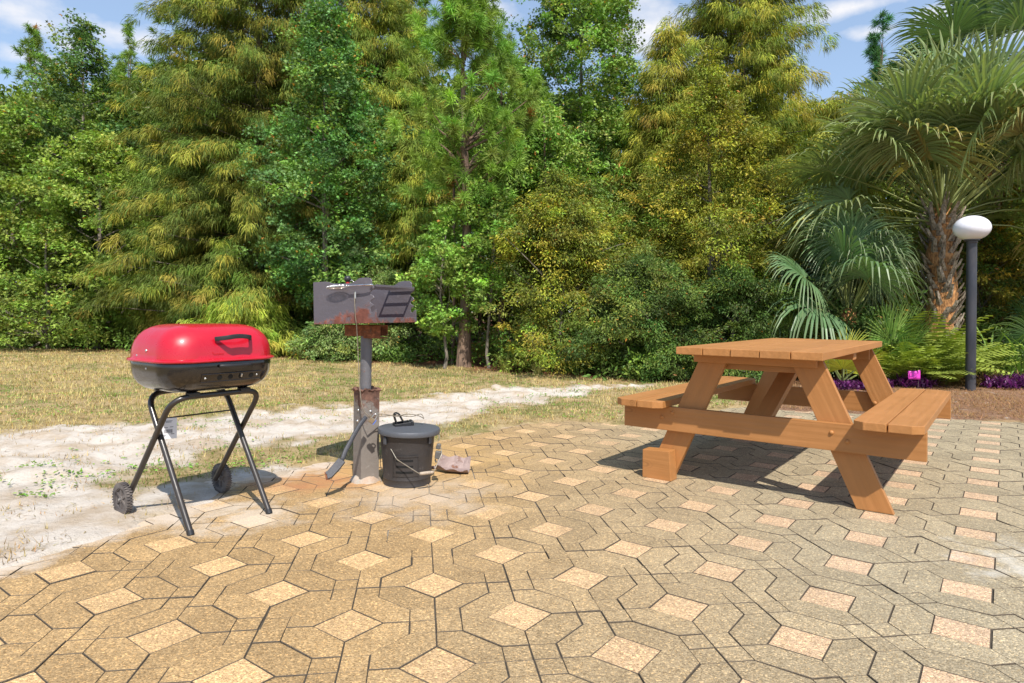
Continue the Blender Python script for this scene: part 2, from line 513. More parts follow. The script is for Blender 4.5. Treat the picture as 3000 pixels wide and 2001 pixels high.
for (i, j, o), dd in zip(cells, cd):
    if dd < -0.30: continue
    tones = {}
    for k in range(5):
        tones[k] = (prr.uniform(.9, 1.1), prr.gauss(0, .0011), prr.gauss(0, .006), prr.gauss(0, .006), prr.gauss(0, .0014), prr.gauss(0, .0006), prr.gauss(0, .0006))
    for P, k, fi in tmpl:
        tone, dz, tx, ty, ra, jx, jy = tones[k]
        n = len(P)
        cen = {0: (0, 0), 1: (.35, 0), 2: (.65, 0), 3: (0, .35), 4: (0, .65)}[k]
        o0 = [JW / CELL * prr.uniform(.8, 1.2)] * n; o1 = [(JW + CHM) / CELL] * n
        if fi >= 0: o0[fi] = 0.0009 / CELL; o1[fi] = 0.0018 / CELL
        lo = inset(P, o0); hi = inset(P, o1)
        base = len(pv)
        for ring, z in ((lo, -0.03), (lo, -0.0018), (hi, 0.0)):
            for q in ring:
                l = (q - np.array(cen)) * CELL
                l = np.array([l[0] - ra * l[1] + jx, l[1] + ra * l[0] + jy])
                w = o + l[0] * ea + l[1] * eb + CELL * (cen[0] * ea + cen[1] * eb)
                pv.append((w[0], w[1], z + dz + tx * l[0] + ty * l[1]))
                pcol.append((1.0 if k == 0 else 0.0, tone * 0.5, 1.0 if z == 0.0 else 0.0))
        for r_ in range(2):
            for q in range(n):
                q2 = (q + 1) % n
                pf3.setdefault(4, []).append((base + r_ * n + q, base + r_ * n + q2, base + (r_ + 1) * n + q2, base + (r_ + 1) * n + q))
        pf3.setdefault(n, []).append(tuple(base + 2 * n + q for q in range(n)))

m, nt, p, out = mat_new('paving_stone')
a = nd(nt, 'ShaderNodeVertexColor'); a.layer_name = 'Col'
sp = nd(nt, 'ShaderNodeSeparateColor'); nt.links.new(a.outputs[0], sp.inputs[0])
wp = worldpos(nt)
sx = nd(nt, 'ShaderNodeSeparateXYZ'); nt.links.new(wp, sx.inputs[0])
nb = noise(nt, wp, 0.9, 5, 0.6)
nm = noise(nt, wp, 5, 6, 0.65)
nj = noise(nt, wp, 60, 5, 0.7)
# stained warm towards the grills, plain grey-green to the right
g = mathn(nt, 'SUBTRACT', sx.outputs[0], mathn(nt, 'MULTIPLY', sx.outputs[1], 0.10))
g = mathn(nt, 'ADD', g, mathn(nt, 'MULTIPLY', nb.outputs[0], 0.9))
gw = ramp(nt, mathn(nt, 'MULTIPLY_ADD', g, 0.33, 0.50), [(0.42, 0.0), (1.0, 1.0)])
grey = mixc(nt, gw, (.375, .250, .122), (.335, .280, .190))
peach = mixc(nt, gw, (.54, .36, .185), (.51, .365, .245))
base = mixc(nt, sp.outputs[0], grey, peach)
tn = nd(nt, 'ShaderNodeCombineColor')
t2 = mathn(nt, 'MULTIPLY', sp.outputs[1], 2.0)
for k in range(3): nt.links.new(t2, tn.inputs[k])
base = mixc(nt, 1.0, base, tn.outputs[0], 'MULTIPLY')
# exposed aggregate
vo = nd(nt, 'ShaderNodeTexVoronoi'); vo.inputs['Scale'].default_value = 190.0; nt.links.new(wp, vo.inputs['Vector'])
vo2 = nd(nt, 'ShaderNodeTexVoronoi'); vo2.inputs['Scale'].default_value = 330.0; nt.links.new(wp, vo2.inputs['Vector'])
svo = nd(nt, 'ShaderNodeSeparateColor'); nt.links.new(vo.outputs['Color'], svo.inputs[0])
svo2 = nd(nt, 'ShaderNodeSeparateColor'); nt.links.new(vo2.outputs['Color'], svo2.inputs[0])
agg = ramp(nt, svo.outputs[0], [(0.0, (.68, .66, .63)), (0.35, (.93, .92, .90)), (0.75, (1.05, 1.05, 1.04)), (0.95, (1.45, 1.40, 1.3)), (1.0, (1.8, 1.7, 1.55))])
agg2 = ramp(nt, svo2.outputs[1], [(0.0, (.62, .58, .5)), (0.3, (1.0, 1.0, 1.0)), (0.9, (1.05, 1.05, 1.05)), (1.0, (1.5, 1.3, 1.0))])
base = mixc(nt, 1.0, base, agg, 'MULTIPLY'); base = mixc(nt, 1.0, base, agg2, 'MULTIPLY')
base = mixc(nt, 0.55, base, ramp(nt, nm.outputs[0], [(0.3, .72), (0.7, 1.2)]), 'MULTIPLY')
def spot(x, y, r, lo=0.35, hi=0.62, freq=4.0, sc=1.0):
    v = nd(nt, 'ShaderNodeVectorMath'); v.operation = 'DISTANCE'
    v.inputs[1].default_value = (x, y, 0); nt.links.new(wp, v.inputs[0])
    q = mathn(nt, 'SUBTRACT', 1.0, mathn(nt, 'DIVIDE', v.outputs['Value'], r))
    nn = noise(nt, wp, freq, 7, 0.65)
    q = mathn(nt, 'MULTIPLY', mathn(nt, 'ADD', q, 0.35), nn.outputs[0])
    return mathn(nt, 'MULTIPLY', ramp(nt, q, [(lo, 0.0), (hi, 1.0)]), sc)
base = mixc(nt, spot(-1.05, 3.62, 0.55, 0.30, 0.62, 5, 0.8), base, (.40, .17, .075))        # rust
base = mixc(nt, spot(-0.6, 3.9, 1.6, 0.42, 0.66, 3, 0.55), base, (.52, .32, .12))
base = mixc(nt, spot(-0.45, 3.30, 0.75, 0.36, 0.66, 6, 0.42), base, (.52, .47, .42))        # ash
base = mixc(nt, spot(-1.22, 2.95, 0.5, 0.36, 0.60, 6, 0.6), base, (.60, .52, .43))
base = mixc(nt, spot(1.93, 2.45, 0.62, 0.46, 0.70, 7, 0.45), base, (.62, .60, .55))         # lime bloom
# sand blown over the stones along the sandy edge
nsp = noise(nt, wp, 7, 8, 0.7)
spf = mathn(nt, 'MULTIPLY_ADD', a.outputs['Alpha'], 1.0, mathn(nt, 'MULTIPLY_ADD', nsp.outputs[0], 1.3, -0.65))
base = mixc(nt, ramp(nt, spf, [(0.42, 0.0), (0.80, 0.85)]), base, (.56, .47, .38))
# dropped gum, dark spots
vs = nd(nt, 'ShaderNodeTexVoronoi'); vs.inputs['Scale'].default_value = 2.6; nt.links.new(wp, vs.inputs['Vector'])
svs = nd(nt, 'ShaderNodeSeparateColor'); nt.links.new(vs.outputs['Color'], svs.inputs[0])
sp1 = mathn(nt, 'LESS_THAN', mathn(nt, 'ADD', vs.outputs['Distance'], mathn(nt, 'MULTIPLY', nm.outputs[0], 0.05)), 0.050)
sp1 = mathn(nt, 'MULTIPLY', sp1, mathn(nt, 'GREATER_THAN', svs.outputs[0], 0.55))
base = mixc(nt, mathn(nt, 'MULTIPLY', sp1, 0.7), base, (.09, .085, .085))
# soil caught on the sides of the joints
cl_e = mathn(nt, 'ADD', sp.outputs[2], mathn(nt, 'MULTIPLY_ADD', nj.outputs[0], 0.5, -0.25))
base = mixc(nt, ramp(nt, cl_e, [(0.62, 1.0), (0.86, 0.0)]), base, (.11, .085, .06))
nt.links.new(base, p.inputs['Base Color'])
p.inputs['Roughness'].default_value = 0.8; p.inputs['Specular IOR Level'].default_value = 0.3
hb = mathn(nt, 'ADD', mathn(nt, 'MULTIPLY', vo.outputs['Distance'], -1.0), mathn(nt, 'MULTIPLY', nm.outputs[0], 0.4))
bump(nt, p, hb, 0.5, 0.004)
PAVE = m
pva = np.array(pv)
d_e = sdf(patio, pva[:, 0], pva[:, 1]); d_s = sdf(sandp, pva[:, 0], pva[:, 1])
spill = np.clip(1 - d_e / .42, 0, 1) * np.clip((d_s + .75) / .5, 0, 1)
pav = np_mesh('paving', pva, [np.array(pf3[k]) for k in sorted(pf3)], PAVE, C=np.column_stack([np.array(pcol), spill]))
tag(pav, kind='structure')
# bedding in the joints
m, nt, p, out = mat_new('joint_soil')
wp = worldpos(nt)
n2 = noise(nt, wp, 45, 6, 0.7); n1 = noise(nt, wp, 3, 4, 0.6)
c = ramp(nt, n2.outputs[0], [(0.35, (.035, .028, .02)), (0.7, (.10, .08, .055))])
v = nd(nt, 'ShaderNodeVectorMath'); v.operation = 'DISTANCE'; v.inputs[1].default_value = (-0.55, 3.5, 0); nt.links.new(wp, v.inputs[0])
q = mathn(nt, 'MULTIPLY_ADD', n1.outputs[0], 0.8, mathn(nt, 'MULTIPLY', v.outputs['Value'], -0.5))
c = mixc(nt, ramp(nt, q, [(0.0, 0.0), (0.25, 1.0)]), c, (.45, .38, .30))
nt.links.new(c, p.inputs['Base Color']); p.inputs['Roughness'].default_value = 0.95
bump(nt, p, n2.outputs[0], 0.6, 0.01)
bed = np_mesh('joint_bed', [(x, y, -0.0045) for x, y in patio], [np.array([list(range(len(patio)))])], m)
tag(bed, kind='structure')

# ------------------------------------------------------------------ painted timber
def wood_mat(name, col):
    m, nt, p, out = mat_new(name)
    v = objco(nt, (1.2, 22, 22))
    oi = nd(nt, 'ShaderNodeObjectInfo')
    add = nd(nt, 'ShaderNodeVectorMath'); add.operation = 'ADD'
    nt.links.new(v, add.inputs[0]); nt.links.new(oi.outputs['Random'], add.inputs[1])
    sc = nd(nt, 'ShaderNodeVectorMath'); sc.operation = 'MULTIPLY_ADD'
    sc.inputs[1].default_value = (1, 1, 1)
    cmb = nd(nt, 'ShaderNodeCombineXYZ')
    rm = mathn(nt, 'MULTIPLY', oi.outputs['Random'], 37.0)
    for k in range(3): nt.links.new(rm, cmb.inputs[k])
    nt.links.new(v, sc.inputs[0]); nt.links.new(cmb.outputs[0], sc.inputs[2])
    n = noise(nt, sc.outputs[0], 1.6, 8, 0.62, 0.8)
    w = nd(nt, 'ShaderNodeTexWave'); w.wave_type = 'BANDS'; w.bands_direction = 'Y'
    w.inputs['Scale'].default_value = 0.35; w.inputs['Distortion'].default_value = 9; w.inputs['Detail'].default_value = 4
    nt.links.new(sc.outputs[0], w.inputs['Vector'])
    blot = noise(nt, objco(nt), 4.0, 5, 0.6)
    c = mixc(nt, ramp(nt, n.outputs[0], [(0.35, 0.0), (0.7, 1.0)]), [x * .92 for x in col], [x * 1.06 for x in col])
    c = mixc(nt, ramp(nt, blot.outputs[0], [(0.45, 0.0), (0.75, 0.35)]), c, [min(1, x * 1.25 + .02) for x in col])
    fl = noise(nt, objco(nt, (8, 30, 30)), 3.2, 6, 0.7)
    c = mixc(nt, ramp(nt, fl.outputs[0], [(0.735, 0.0), (0.76, 0.7)]), c, (.5, .42, .34))
    c = mixc(nt, ramp(nt, fl.outputs[0], [(0.22, 0.6), (0.25, 0.0)]), c, (.12, .05, .02))
    kv = nd(nt, 'ShaderNodeTexVoronoi'); kv.inputs['Scale'].default_value = 1.0
    kc = nd(nt, 'ShaderNodeVectorMath'); kc.operation = 'MULTIPLY_ADD'; kc.inputs[1].default_value = (2.6, 6.0, 6.0)
    nt.links.new(objco(nt), kc.inputs[0]); nt.links.new(cmb.outputs[0], kc.inputs[2]); nt.links.new(kc.outputs[0], kv.inputs['Vector'])
    kring = mathn(nt, 'SINE', mathn(nt, 'MULTIPLY', kv.outputs['Distance'], 95.0))
    kf = mathn(nt, 'MULTIPLY', ramp(nt, kv.outputs['Distance'], [(0.10, 1.0), (0.17, 0.0)]), mathn(nt, 'MULTIPLY_ADD', kring, 0.5, 0.5))
    c = mixc(nt, mathn(nt, 'MULTIPLY', kf, 0.42), c, [x * .45 for x in col])
    tn = nd(nt, 'ShaderNodeCombineColor')
    q = mathn(nt, 'MULTIPLY_ADD', oi.outputs['Random'], 0.16, 0.92)
    for k in range(3): nt.links.new(q, tn.inputs[k])
    c = mixc(nt, 1.0, c, tn.outputs[0], 'MULTIPLY')
    nt.links.new(c, p.inputs['Base Color'])
    nt.links.new(ramp(nt, n.outputs[0], [(0.3, 0.42), (0.7, 0.62)]), p.inputs['Roughness'])
    p.inputs['Specular IOR Level'].default_value = 0.4
    h = mathn(nt, 'ADD', mathn(nt, 'MULTIPLY', w.outputs['Fac'], 0.4), n.outputs[0])
    bump(nt, p, h, 0.35, 0.004)
    return m
PAINT = wood_mat('paint_timber', (.405, .178, .055))

def board(name, parent, p0, p1, width_dir, w, t, mat=PAINT, bevel=0.003, poly=None, cut=None):
    """plank from p0 to p1 (centre line), width along width_dir, thickness t; local X runs along the grain"""
    p0 = Vector(p0); p1 = Vector(p1)
    x = (p1 - p0); L = x.length; x.normalize()
    y = Vector(width_dir); y = (y - x * y.dot(x)).normalized()
    z = x.cross(y)
    b = MB()
    if poly is None: poly = [(0, -w / 2), (L, -w / 2), (L, w / 2), (0, w / 2)]
    b.prism(poly, -t / 2, t / 2)
    o = b.build(name, mat, parent, bevel=bevel, seg=2)
    mt = Matrix((x, y, z)).transposed().to_4x4(); mt.translation = p0
    o.matrix_local = mt
    return o

# ------------------------------------------------------------------ picnic table
TY = -0.647
tb = thing('picnic_table', 'painted orange-brown wooden picnic table with attached benches on the paving', 'picnic table', (1.163, 3.256, 0), TY)
# local: x across the table, y along it (0 = near end of the top)
ZT = 0.754; TL = 1.78
bw = 0.1395
for k in range(5):
    xc = -0.359 + 0.0718 + k * 0.1436
    dy = rnd.uniform(-.006, .006)
    board('top_board', tb, (xc, -0.02 + dy, ZT - .019), (xc, TL + rnd.uniform(-.008, .008), ZT - .019 + (0.0015 * (k % 2))), (1, 0, 0), bw, 0.038)
VB = 0.169
for yb, s in ((VB + .019, 1), (1.76 - .019, -1)):
    board('seat_beam', tb, (-.752, yb, .339), (.752, yb, .339), (0, 0, 1), 0.134, 0.038)
yl = {0: VB + .0595, 1: 1.76 - .0595}
for e in (0, 1):
    for sgn in (-1, 1):
        # slanting leg, cut level top and bottom: outer top .30, outer foot .622
        y = yl[e]
        b = MB()
        poly = [(sgn * .622, 0.0), (sgn * .464, 0.0), (sgn * .150, ZT - .04), (sgn * .303, ZT - .04)]
        if sgn < 0: poly = poly[::-1]
        # build in a frame whose x runs along the leg
        a0 = Vector((sgn * .543, y, 0)); a1 = Vector((sgn * .2265, y, ZT - .04))
        x = (a1 - a0); L = x.length; x.normalize()
        yy = Vector((0, 0, 1)); yy = (yy - x * yy.dot(x)).normalized()
        zz = x.cross(yy)
        pl = []
        for (px_, pz_) in poly:
            d = Vector((px_, y, pz_)) - a0
            pl.append((d.dot(x), d.dot(yy)))
        A = sum(pl[i][0] * pl[(i + 1) % 4][1] - pl[(i + 1) % 4][0] * pl[i][1] for i in range(4))
        if A < 0: pl = pl[::-1]
        b.prism(pl, -.0185, .0185)
        o = b.build('leg', PAINT, tb, bevel=0.003, seg=2)
        mt = Matrix((x, yy, zz)).transposed().to_4x4(); mt.translation = a0
        o.matrix_local = mt
    # cleats clasping the legs
    yc = VB + .019 if e == 0 else 1.76 - .019
    board('cleat', tb, (-.335, yc, .690), (.29, yc, .690), (0, 0, 1), 0.046, 0.038)
    yc = VB + .10 if e == 0 else 1.76 - .10
    board('cleat', tb, (-.30, yc, .672), (.30, yc, .672), (0, 0, 1), 0.084, 0.038)
board('cleat', tb, (-.34, .89, .694), (.34, .89, .694), (0, 0, 1), 0.040, 0.085)
for y0, y1 in ((VB + .06, .80), (1.76 - .06, .98)):
    board('brace', tb, (0.0, y0, .345), (0.06, y1, .695), (1, 0, 0), 0.09, 0.038)
# seats: two boards each, corners cut off
SZ = .273 + .134 + .019
for sgn in (-1, 1):
    for k in (0, 1):
        outer = (k == 1)
        wseat = 0.137
        xc = sgn * (.751 - .0685 - (0 if outer else .143))
        L = 1.75
        c = 0.045
        # chamfered corners on the open side of each pair
        side = 1 if ((outer and sgn > 0) or (not outer and sgn < 0)) else -1
        h = wseat / 2
        if side > 0: poly = [(0, -h), (L, -h), (L, h - c), (L - c, h), (c * .8, h), (0, h - c)]
        else: poly = [(c * .8, -h), (L - c, -h), (L, -h + c), (L, h), (0, h), (0, -h + c)]
        # grain axis +y: width dir +x gives z down; keep as is
        board('seat_board', tb, (xc, .045 + rnd.uniform(-.008, .008), SZ), (xc, .045 + L, SZ), (1, 0, 0), wseat, 0.038, poly=poly)
# bolts
def bolt(parent, loc, nrm, r=.011, mat=None, name='bolt'):
    b = MB(); q = Vector(nrm).to_track_quat('Z', 'Y').to_matrix().to_4x4(); q.translation = Vector(loc)
    b.lathe([(0.0001, r * .75), (r * .5, r * .68), (r * .85, r * .38), (r, 0), (r, -r * .3)], 12, q)
    return b.build(name, mat or PAINT, parent, smooth=60)
for x_, z_ in ((-.515, .345), (-.455, .375), (.36, .36), (.43, .325)):
    bolt(tb, (x_, VB - .001, z_), (0, -1, 0))
bolt(tb, (.33, yl[1] - .019, .34), (0, -1, 0), .014)
# block under the left front leg
b = MB()
b.prism([(-.612, 0), (-.470, 0), (-.440, 0.0), (-.452, .165), (-.612, .158)], 0.0, 0.085, Matrix.Rotation(PI / 2, 4, 'X'))
o = b.build('foot_block', PAINT, tb, bevel=0.004, seg=2, loc=(0, VB + .038, 0.0))

# ------------------------------------------------------------------ portable charcoal grill
def paint_gloss(name, col, rough=0.22, coat=0.5, chips=None):
    m, nt, p, out = mat_new(name)
    v = objco(nt)
    n = noise(nt, v, 5, 6, 0.6); n2 = noise(nt, v, 70, 6, 0.7)
    c = mixc(nt, n.outputs[0], [x * .92 for x in col], [min(1, x * 1.08) for x in col])
    if chips: c = mixc(nt, ramp(nt, n2.outputs[0], [(0.70, 0.0), (0.74, 0.8)]), c, chips)
    nt.links.new(c, p.inputs['Base Color'])
    nt.links.new(ramp(nt, noise(nt, v, 9, 8, 0.7).outputs[0], [(0.35, rough * .75), (0.7, rough * 1.7)]), p.inputs['Roughness'])
    p.inputs['Coat Weight'].default_value = coat; p.inputs['Coat Roughness'].default_value = 0.12
    bump(nt, p, n.outputs[0], 0.06, 0.01)
    return m
RED = paint_gloss('enamel_red', (.47, .006, .020), 0.28, 0.4)
BLK = paint_gloss('enamel_black', (.012, .010, .010), 0.2, 0.6, (.30, .28, .25))
TUBE = paint_gloss('tube_black', (.030, .024, .021), 0.35, 0.2)
PLAS = simple('plastic_black', (.02, .02, .022), 0.42, 0, .15, 30)
RUBB = simple('rubber', (.05, .043, .045), 0.7, 0, .3, 20, .1, dirt=(.20, .17, .15), dirt_amt=.7)
STEEL = simple('zinc', (.55, .55, .54), 0.35, 0.9, .15, 40)
gr = thing('portable_grill', 'red and black portable charcoal grill with closed lid on folding tube legs and two wheels', 'grill', (-1.405, 2.985, 0), R(54.6))
RZ = 0.708
def rrect(hx, hy, r, n=10):
    out_ = []
    for cx_, cy_, a0 in ((hx - r, hy - r, 0), (-hx + r, hy - r, 90), (-hx + r, -hy + r, 180), (hx - r, -hy + r, 270)):
        for k in range(n + 1):
            a_ = R(a0 + 90 * k / n)
            out_.append((cx_ + r * math.cos(a_), cy_ + r * math.sin(a_)))
    return out_
HX, HYY, RR = .262, .215, .125
def shell(prof, cap_last=True, flip=False):
    b = MB(); rings = []
    for (ins, z) in prof:
        rings.append([Vector((x, y, z)) for x, y in rrect(HX - ins, HYY - ins, max(.02, RR - ins * .75))])
    n = len(rings[0]); vs = [v for r_ in rings for v in r_]
    fs = []
    for i in range(len(rings) - 1):
        for k in range(n):
            k2 = (k + 1) % n
            f = (i * n + k, i * n + k2, (i + 1) * n + k2, (i + 1) * n + k)
            fs.append(f[::-1] if flip else f)
    f = tuple((len(rings) - 1) * n + k for k in range(n))
    fs.append(f[::-1] if flip else f)
    b.add(vs, fs)
    return b
lid = shell([(.008, -.004), (-.010, -.004), (-.014, -.001), (-.0145, .003), (-.011, .007), (-.004, .009), (.000, .012), (.001, .03), (.005, .058), (.013, .084), (.027, .107), (.047, .127), (.071, .141), (.098, .150), (.128, .1545), (.160, .1558), (.18, .156)]).build('lid', RED, gr, smooth=50, loc=(0, 0, RZ))
bowl = shell([(.006, .002), (.002, -.004), (.0, -.008), (.001, -.03), (.004, -.055), (.012, -.08), (.027, -.103), (.050, -.122), (.080, -.133), (.11, -.1375), (.15, -.139)], flip=True).build('bowl', BLK, gr, smooth=50, loc=(0, 0, RZ))
# lid handle : arched strap on the front
b = MB()
pts = []
for k in range(13):
    t = k / 12; x = -.062 + .165 * t
    pts.append((x, -HYY + .010 - .046 * min(1, math.sin(PI * t) * 1.7), RZ + .094 + .012 * math.sin(PI * t)))
def strap(b, pts, hw, ht, updir=(0, 0, 1)):
    pts = [Vector(q) for q in pts]; vs = []; fs = []
    for i, q in enumerate(pts):
        t = (pts[min(i + 1, len(pts) - 1)] - pts[max(i - 1, 0)]).normalized()
        u = Vector(updir); u = (u - t * u.dot(t)).normalized(); s_ = t.cross(u)
        vs += [q + u * hw + s_ * ht, q + u * hw - s_ * ht, q - u * hw - s_ * ht, q - u * hw + s_ * ht]
    for i in range(len(pts) - 1):
        for k in range(4):
            k2 = (k + 1) % 4
            fs.append((i * 4 + k, (i + 1) * 4 + k, (i + 1) * 4 + k2, i * 4 + k2))
    n = len(pts) - 1
    fs += [(0, 1, 2, 3), (n * 4 + 3, n * 4 + 2, n * 4 + 1, n * 4)]
    b.add(vs, fs)
strap(b, pts, .0095, .007)
h_ = b.build('lid_handle', PLAS, lid, bevel=.003, seg=2, smooth=50, loc=(0, 0, -RZ))
b = MB(); b.tube([(-.045, -HYY + .004, -.021), (.105, -HYY + .004, -.021)], .0001, 4)
b = MB()
pts = [(-.05 + .155 * k / 8, -HYY - .004 - .014 * math.sin(PI * k / 8) ** .5, -.022) for k in range(9)]
strap(b, pts, .0065, .007)
b.build('bowl_handle', PLAS, bowl, bevel=.002, smooth=50)
# vent strip with four round openings (rim plate and dark discs, rivets)
DARK = simple('opening_shade', (.006, .006, .006), 0.9, 0, .2, 20)  # near-black colour that paints in the shade inside vent openings
b = MB()
tilt = Matrix.Translation((.018, -HYY + .012, -.070)) @ Matrix.Rotation(R(20), 4, 'X')
b.box((-.142, -.006, -.0185), (.138, -.0035, .0185), tilt)
b.box((-.142, -.0085, .016), (.138, -.0035, .0195), tilt)
b.box((-.142, -.0085, -.0195), (.138, -.0035, -.016), tilt)
vp = b.build('vent_plate', BLK, bowl, bevel=.0008)
for k in range(4):
    b = MB(); mt = tilt @ Matrix.Translation((-.06 + .05 * k, -.0068, 0)) @ Matrix.Rotation(PI / 2, 4, 'X')
    b.lathe([(.0001, .0), (.0115, .0), (.0115, -.001)], 18, mt)
    b.build('vent_hole', DARK, vp, smooth=40)
b = MB(); b.box((.035, -.016, -.002), (.041, -.006, .013), tilt); b.build('vent_knob', STEEL, vp, bevel=.001)
for x_ in (-.125, .118):
    bolt(vp, tilt @ Vector((x_, -.006, 0)), tilt.to_3x3() @ Vector((0, -1, 0)), .005, STEEL, 'rivet')
for (x_, y_, z_) in ((-HX + .0, -.02, .045), (-HX + .001, .06, .022)):
    bolt(lid, (x_ + .002, y_, z_), (-1, 0, .1), .006, STEEL, 'rivet')
bolt(bowl, (-HX + .002, -.02, -.03), (-1, 0, -.1), .005, STEEL, 'rivet')
for x_ in (-.08, .09):
    bolt(bowl, (x_, -HYY + .045, -.112), (0, -.7, -.7), .006, RUBB, 'rivet')
# embossed maker's mark, unreadable ripple
b = MB()
for k in range(9):
    x_ = -.078 + k * .0058
    b.box((x_, -HYY + .0015, .026 + (.004 if k == 0 else 0)), (x_ + .0036, -HYY - .0006 + .0015 * .0, .032 + (.006 if k == 0 else 0) + .0012 * (k % 2)))
b.build('embossed_mark', RED, lid, bevel=.0004)
# stand: two bent tubes
def arc_path(P, rad=.06, n=7):
    P = [Vector(p) for p in P]; out_ = [P[0]]
    for i in range(1, len(P) - 1):
        a_ = (P[i - 1] - P[i]).normalized(); b_ = (P[i + 1] - P[i]).normalized()
        s0 = P[i] + a_ * rad; s1 = P[i] + b_ * rad
        for k in range(n + 1):
            t = k / n
            out_.append(s0 * (1 - t) ** 2 + P[i] * 2 * t * (1 - t) + s1 * t * t)
    out_.append(P[-1]); return out_
st = bpy.data.objects.new('stand', None); COL.objects.link(st); st.parent = gr
b = MB(); b.tube(arc_path([(-.208, .245, .075), (-.208, -.135, .556), (.208, -.135, .556), (.208, .245, .075)], .085), .0125, 12)
b.build('wheel_tube', TUBE, st, smooth=50)
b = MB(); b.tube(arc_path([(-.183, -.240, .012), (-.183, .135, .556), (.183, .135, .556), (.183, -.240, .012)], .085), .0125, 12)
b.build('foot_tube', TUBE, st, smooth=50)
for sx_ in (-1, 1):
    b = MB(); b.tube([(sx_ * .183, -.236, .018), (sx_ * .183, -.2445, .000)], .0148, 12); b.build('foot_cap', PLAS, st, smooth=40)
    b = MB(); b.tube([(sx_ * .175, .012, .375), (sx_ * .222, .012, .375)], .005, 8); b.build('pivot_bolt', STEEL, st, smooth=40)
b = MB(); b.tube([(-.183, -.02, .385 - .05), (.183, -.02, .385 - .05)], .0035, 8)
b = MB(); b.tube([(-.183, .058, .445), (.183, .058, .445)], .0035, 8); b.build('cross_rod', TUBE, st, smooth=40)
for sx_ in (-.12, .12):
    for sy_ in (-.135, .135):
        b = MB(); b.box((sx_ - .025, sy_ - .018, .560), (sx_ + .025, sy_ + .018, .5735)); b.build('mount_pad', PLAS, st, bevel=.003)
def wheel(sx_):
    w = bpy.data.objects.new('wheel', None); COL.objects.link(w); w.parent = gr
    w.location = (.243 if sx_ > 0 else -.229, .248, .075); w.rotation_euler = (0, PI / 2, 0); w.scale = (1, 1, .76)
    b = MB(); b.lathe([(.050, -.016), (.062, -.0175), (.068, -.015), (.0705, 0), (.068, .015), (.062, .0175), (.050, .016), (.050, -.016)], 40)
    for k in range(36):
        for s_ in (-1, 1):
            a_ = 2 * PI * (k + (.5 if s_ > 0 else 0)) / 36
            mt = Matrix.Rotation(a_, 4, 'Z') @ Matrix.Translation((.0695, 0, s_ * .0085))
            b.box((-.004, -.0030, -.0085), (.005, .0030, .0085), mt)
    b.build('tyre', RUBB, w, smooth=45)
    b = MB(); b.lathe([(.0505, -.013), (.046, -.013), (.044, -.005), (.0155, -.005), (.014, -.014), (.006, -.014), (.006, .014), (.014, .014), (.0155, .005), (.044, .005), (.046, .013), (.0505, .013)], 30)
    for k in range(6):
        for s_ in (-1, 1):
            mt = Matrix.Rotation(2 * PI * k / 6, 4, 'Z')
            b.box((.012, -.0055, s_ * .008 - .003), (.046, .0055, s_ * .008 + .003), mt)
    b.build('rim', RUBB, w, smooth=45)
    b = MB(); b.tube([(0, 0, -.022), (0, 0, .022)], .0055, 10); b.build('axle', STEEL, w, smooth=40)
wheel(-1); wheel(1)
# swing tag with barcode on the cross rod
WHT = simple('card_white', (.72, .72, .76), 0.5, 0, .04, 10)
INK = simple('ink_dark', (.06, .06, .09), 0.6, 0, .1, 10)
tg = thing('price_tag', 'white card tag with a barcode hanging from the leg rod of the red portable grill', 'tag', (0, 0, 0))
tg.parent = None
# placed in world: plane facing the camera side of the rod
gm = Matrix.Translation((-1.405, 2.985, 0)) @ Matrix.Rotation(R(54.6), 4, 'Z')
tg.matrix_world = gm @ Matrix.Translation((-.128, .052, .385)) @ Matrix.Rotation(R(-22), 4, 'Z')
b = MB(); b.box((-.034, -.0006, -.032), (.034, .0006, .060)); b.build('card', WHT, tg)
b = MB()
x_ = -.016; k = 0
while x_ < .018:
    w_ = (.0008, .0016, .001, .0022)[k % 4]
    b.box((x_, -.0011, -.006), (x_ + w_, -.0009, .010)); x_ += w_ + (.0012, .0008, .0018)[k % 3]; k += 1
for (x0, x1, z0) in ((-.014, .016, .046), (-.01, .012, .041), (-.018, -.002, .017), (.006, .020, .019), (-.024, -.010, -.016), (.010, .024, -.012), (-.022, -.014, -.022)):
    b.box((x0, -.0011, z0), (x1, -.0009, z0 + .0022))
b.build('barcode_print', INK, tg)

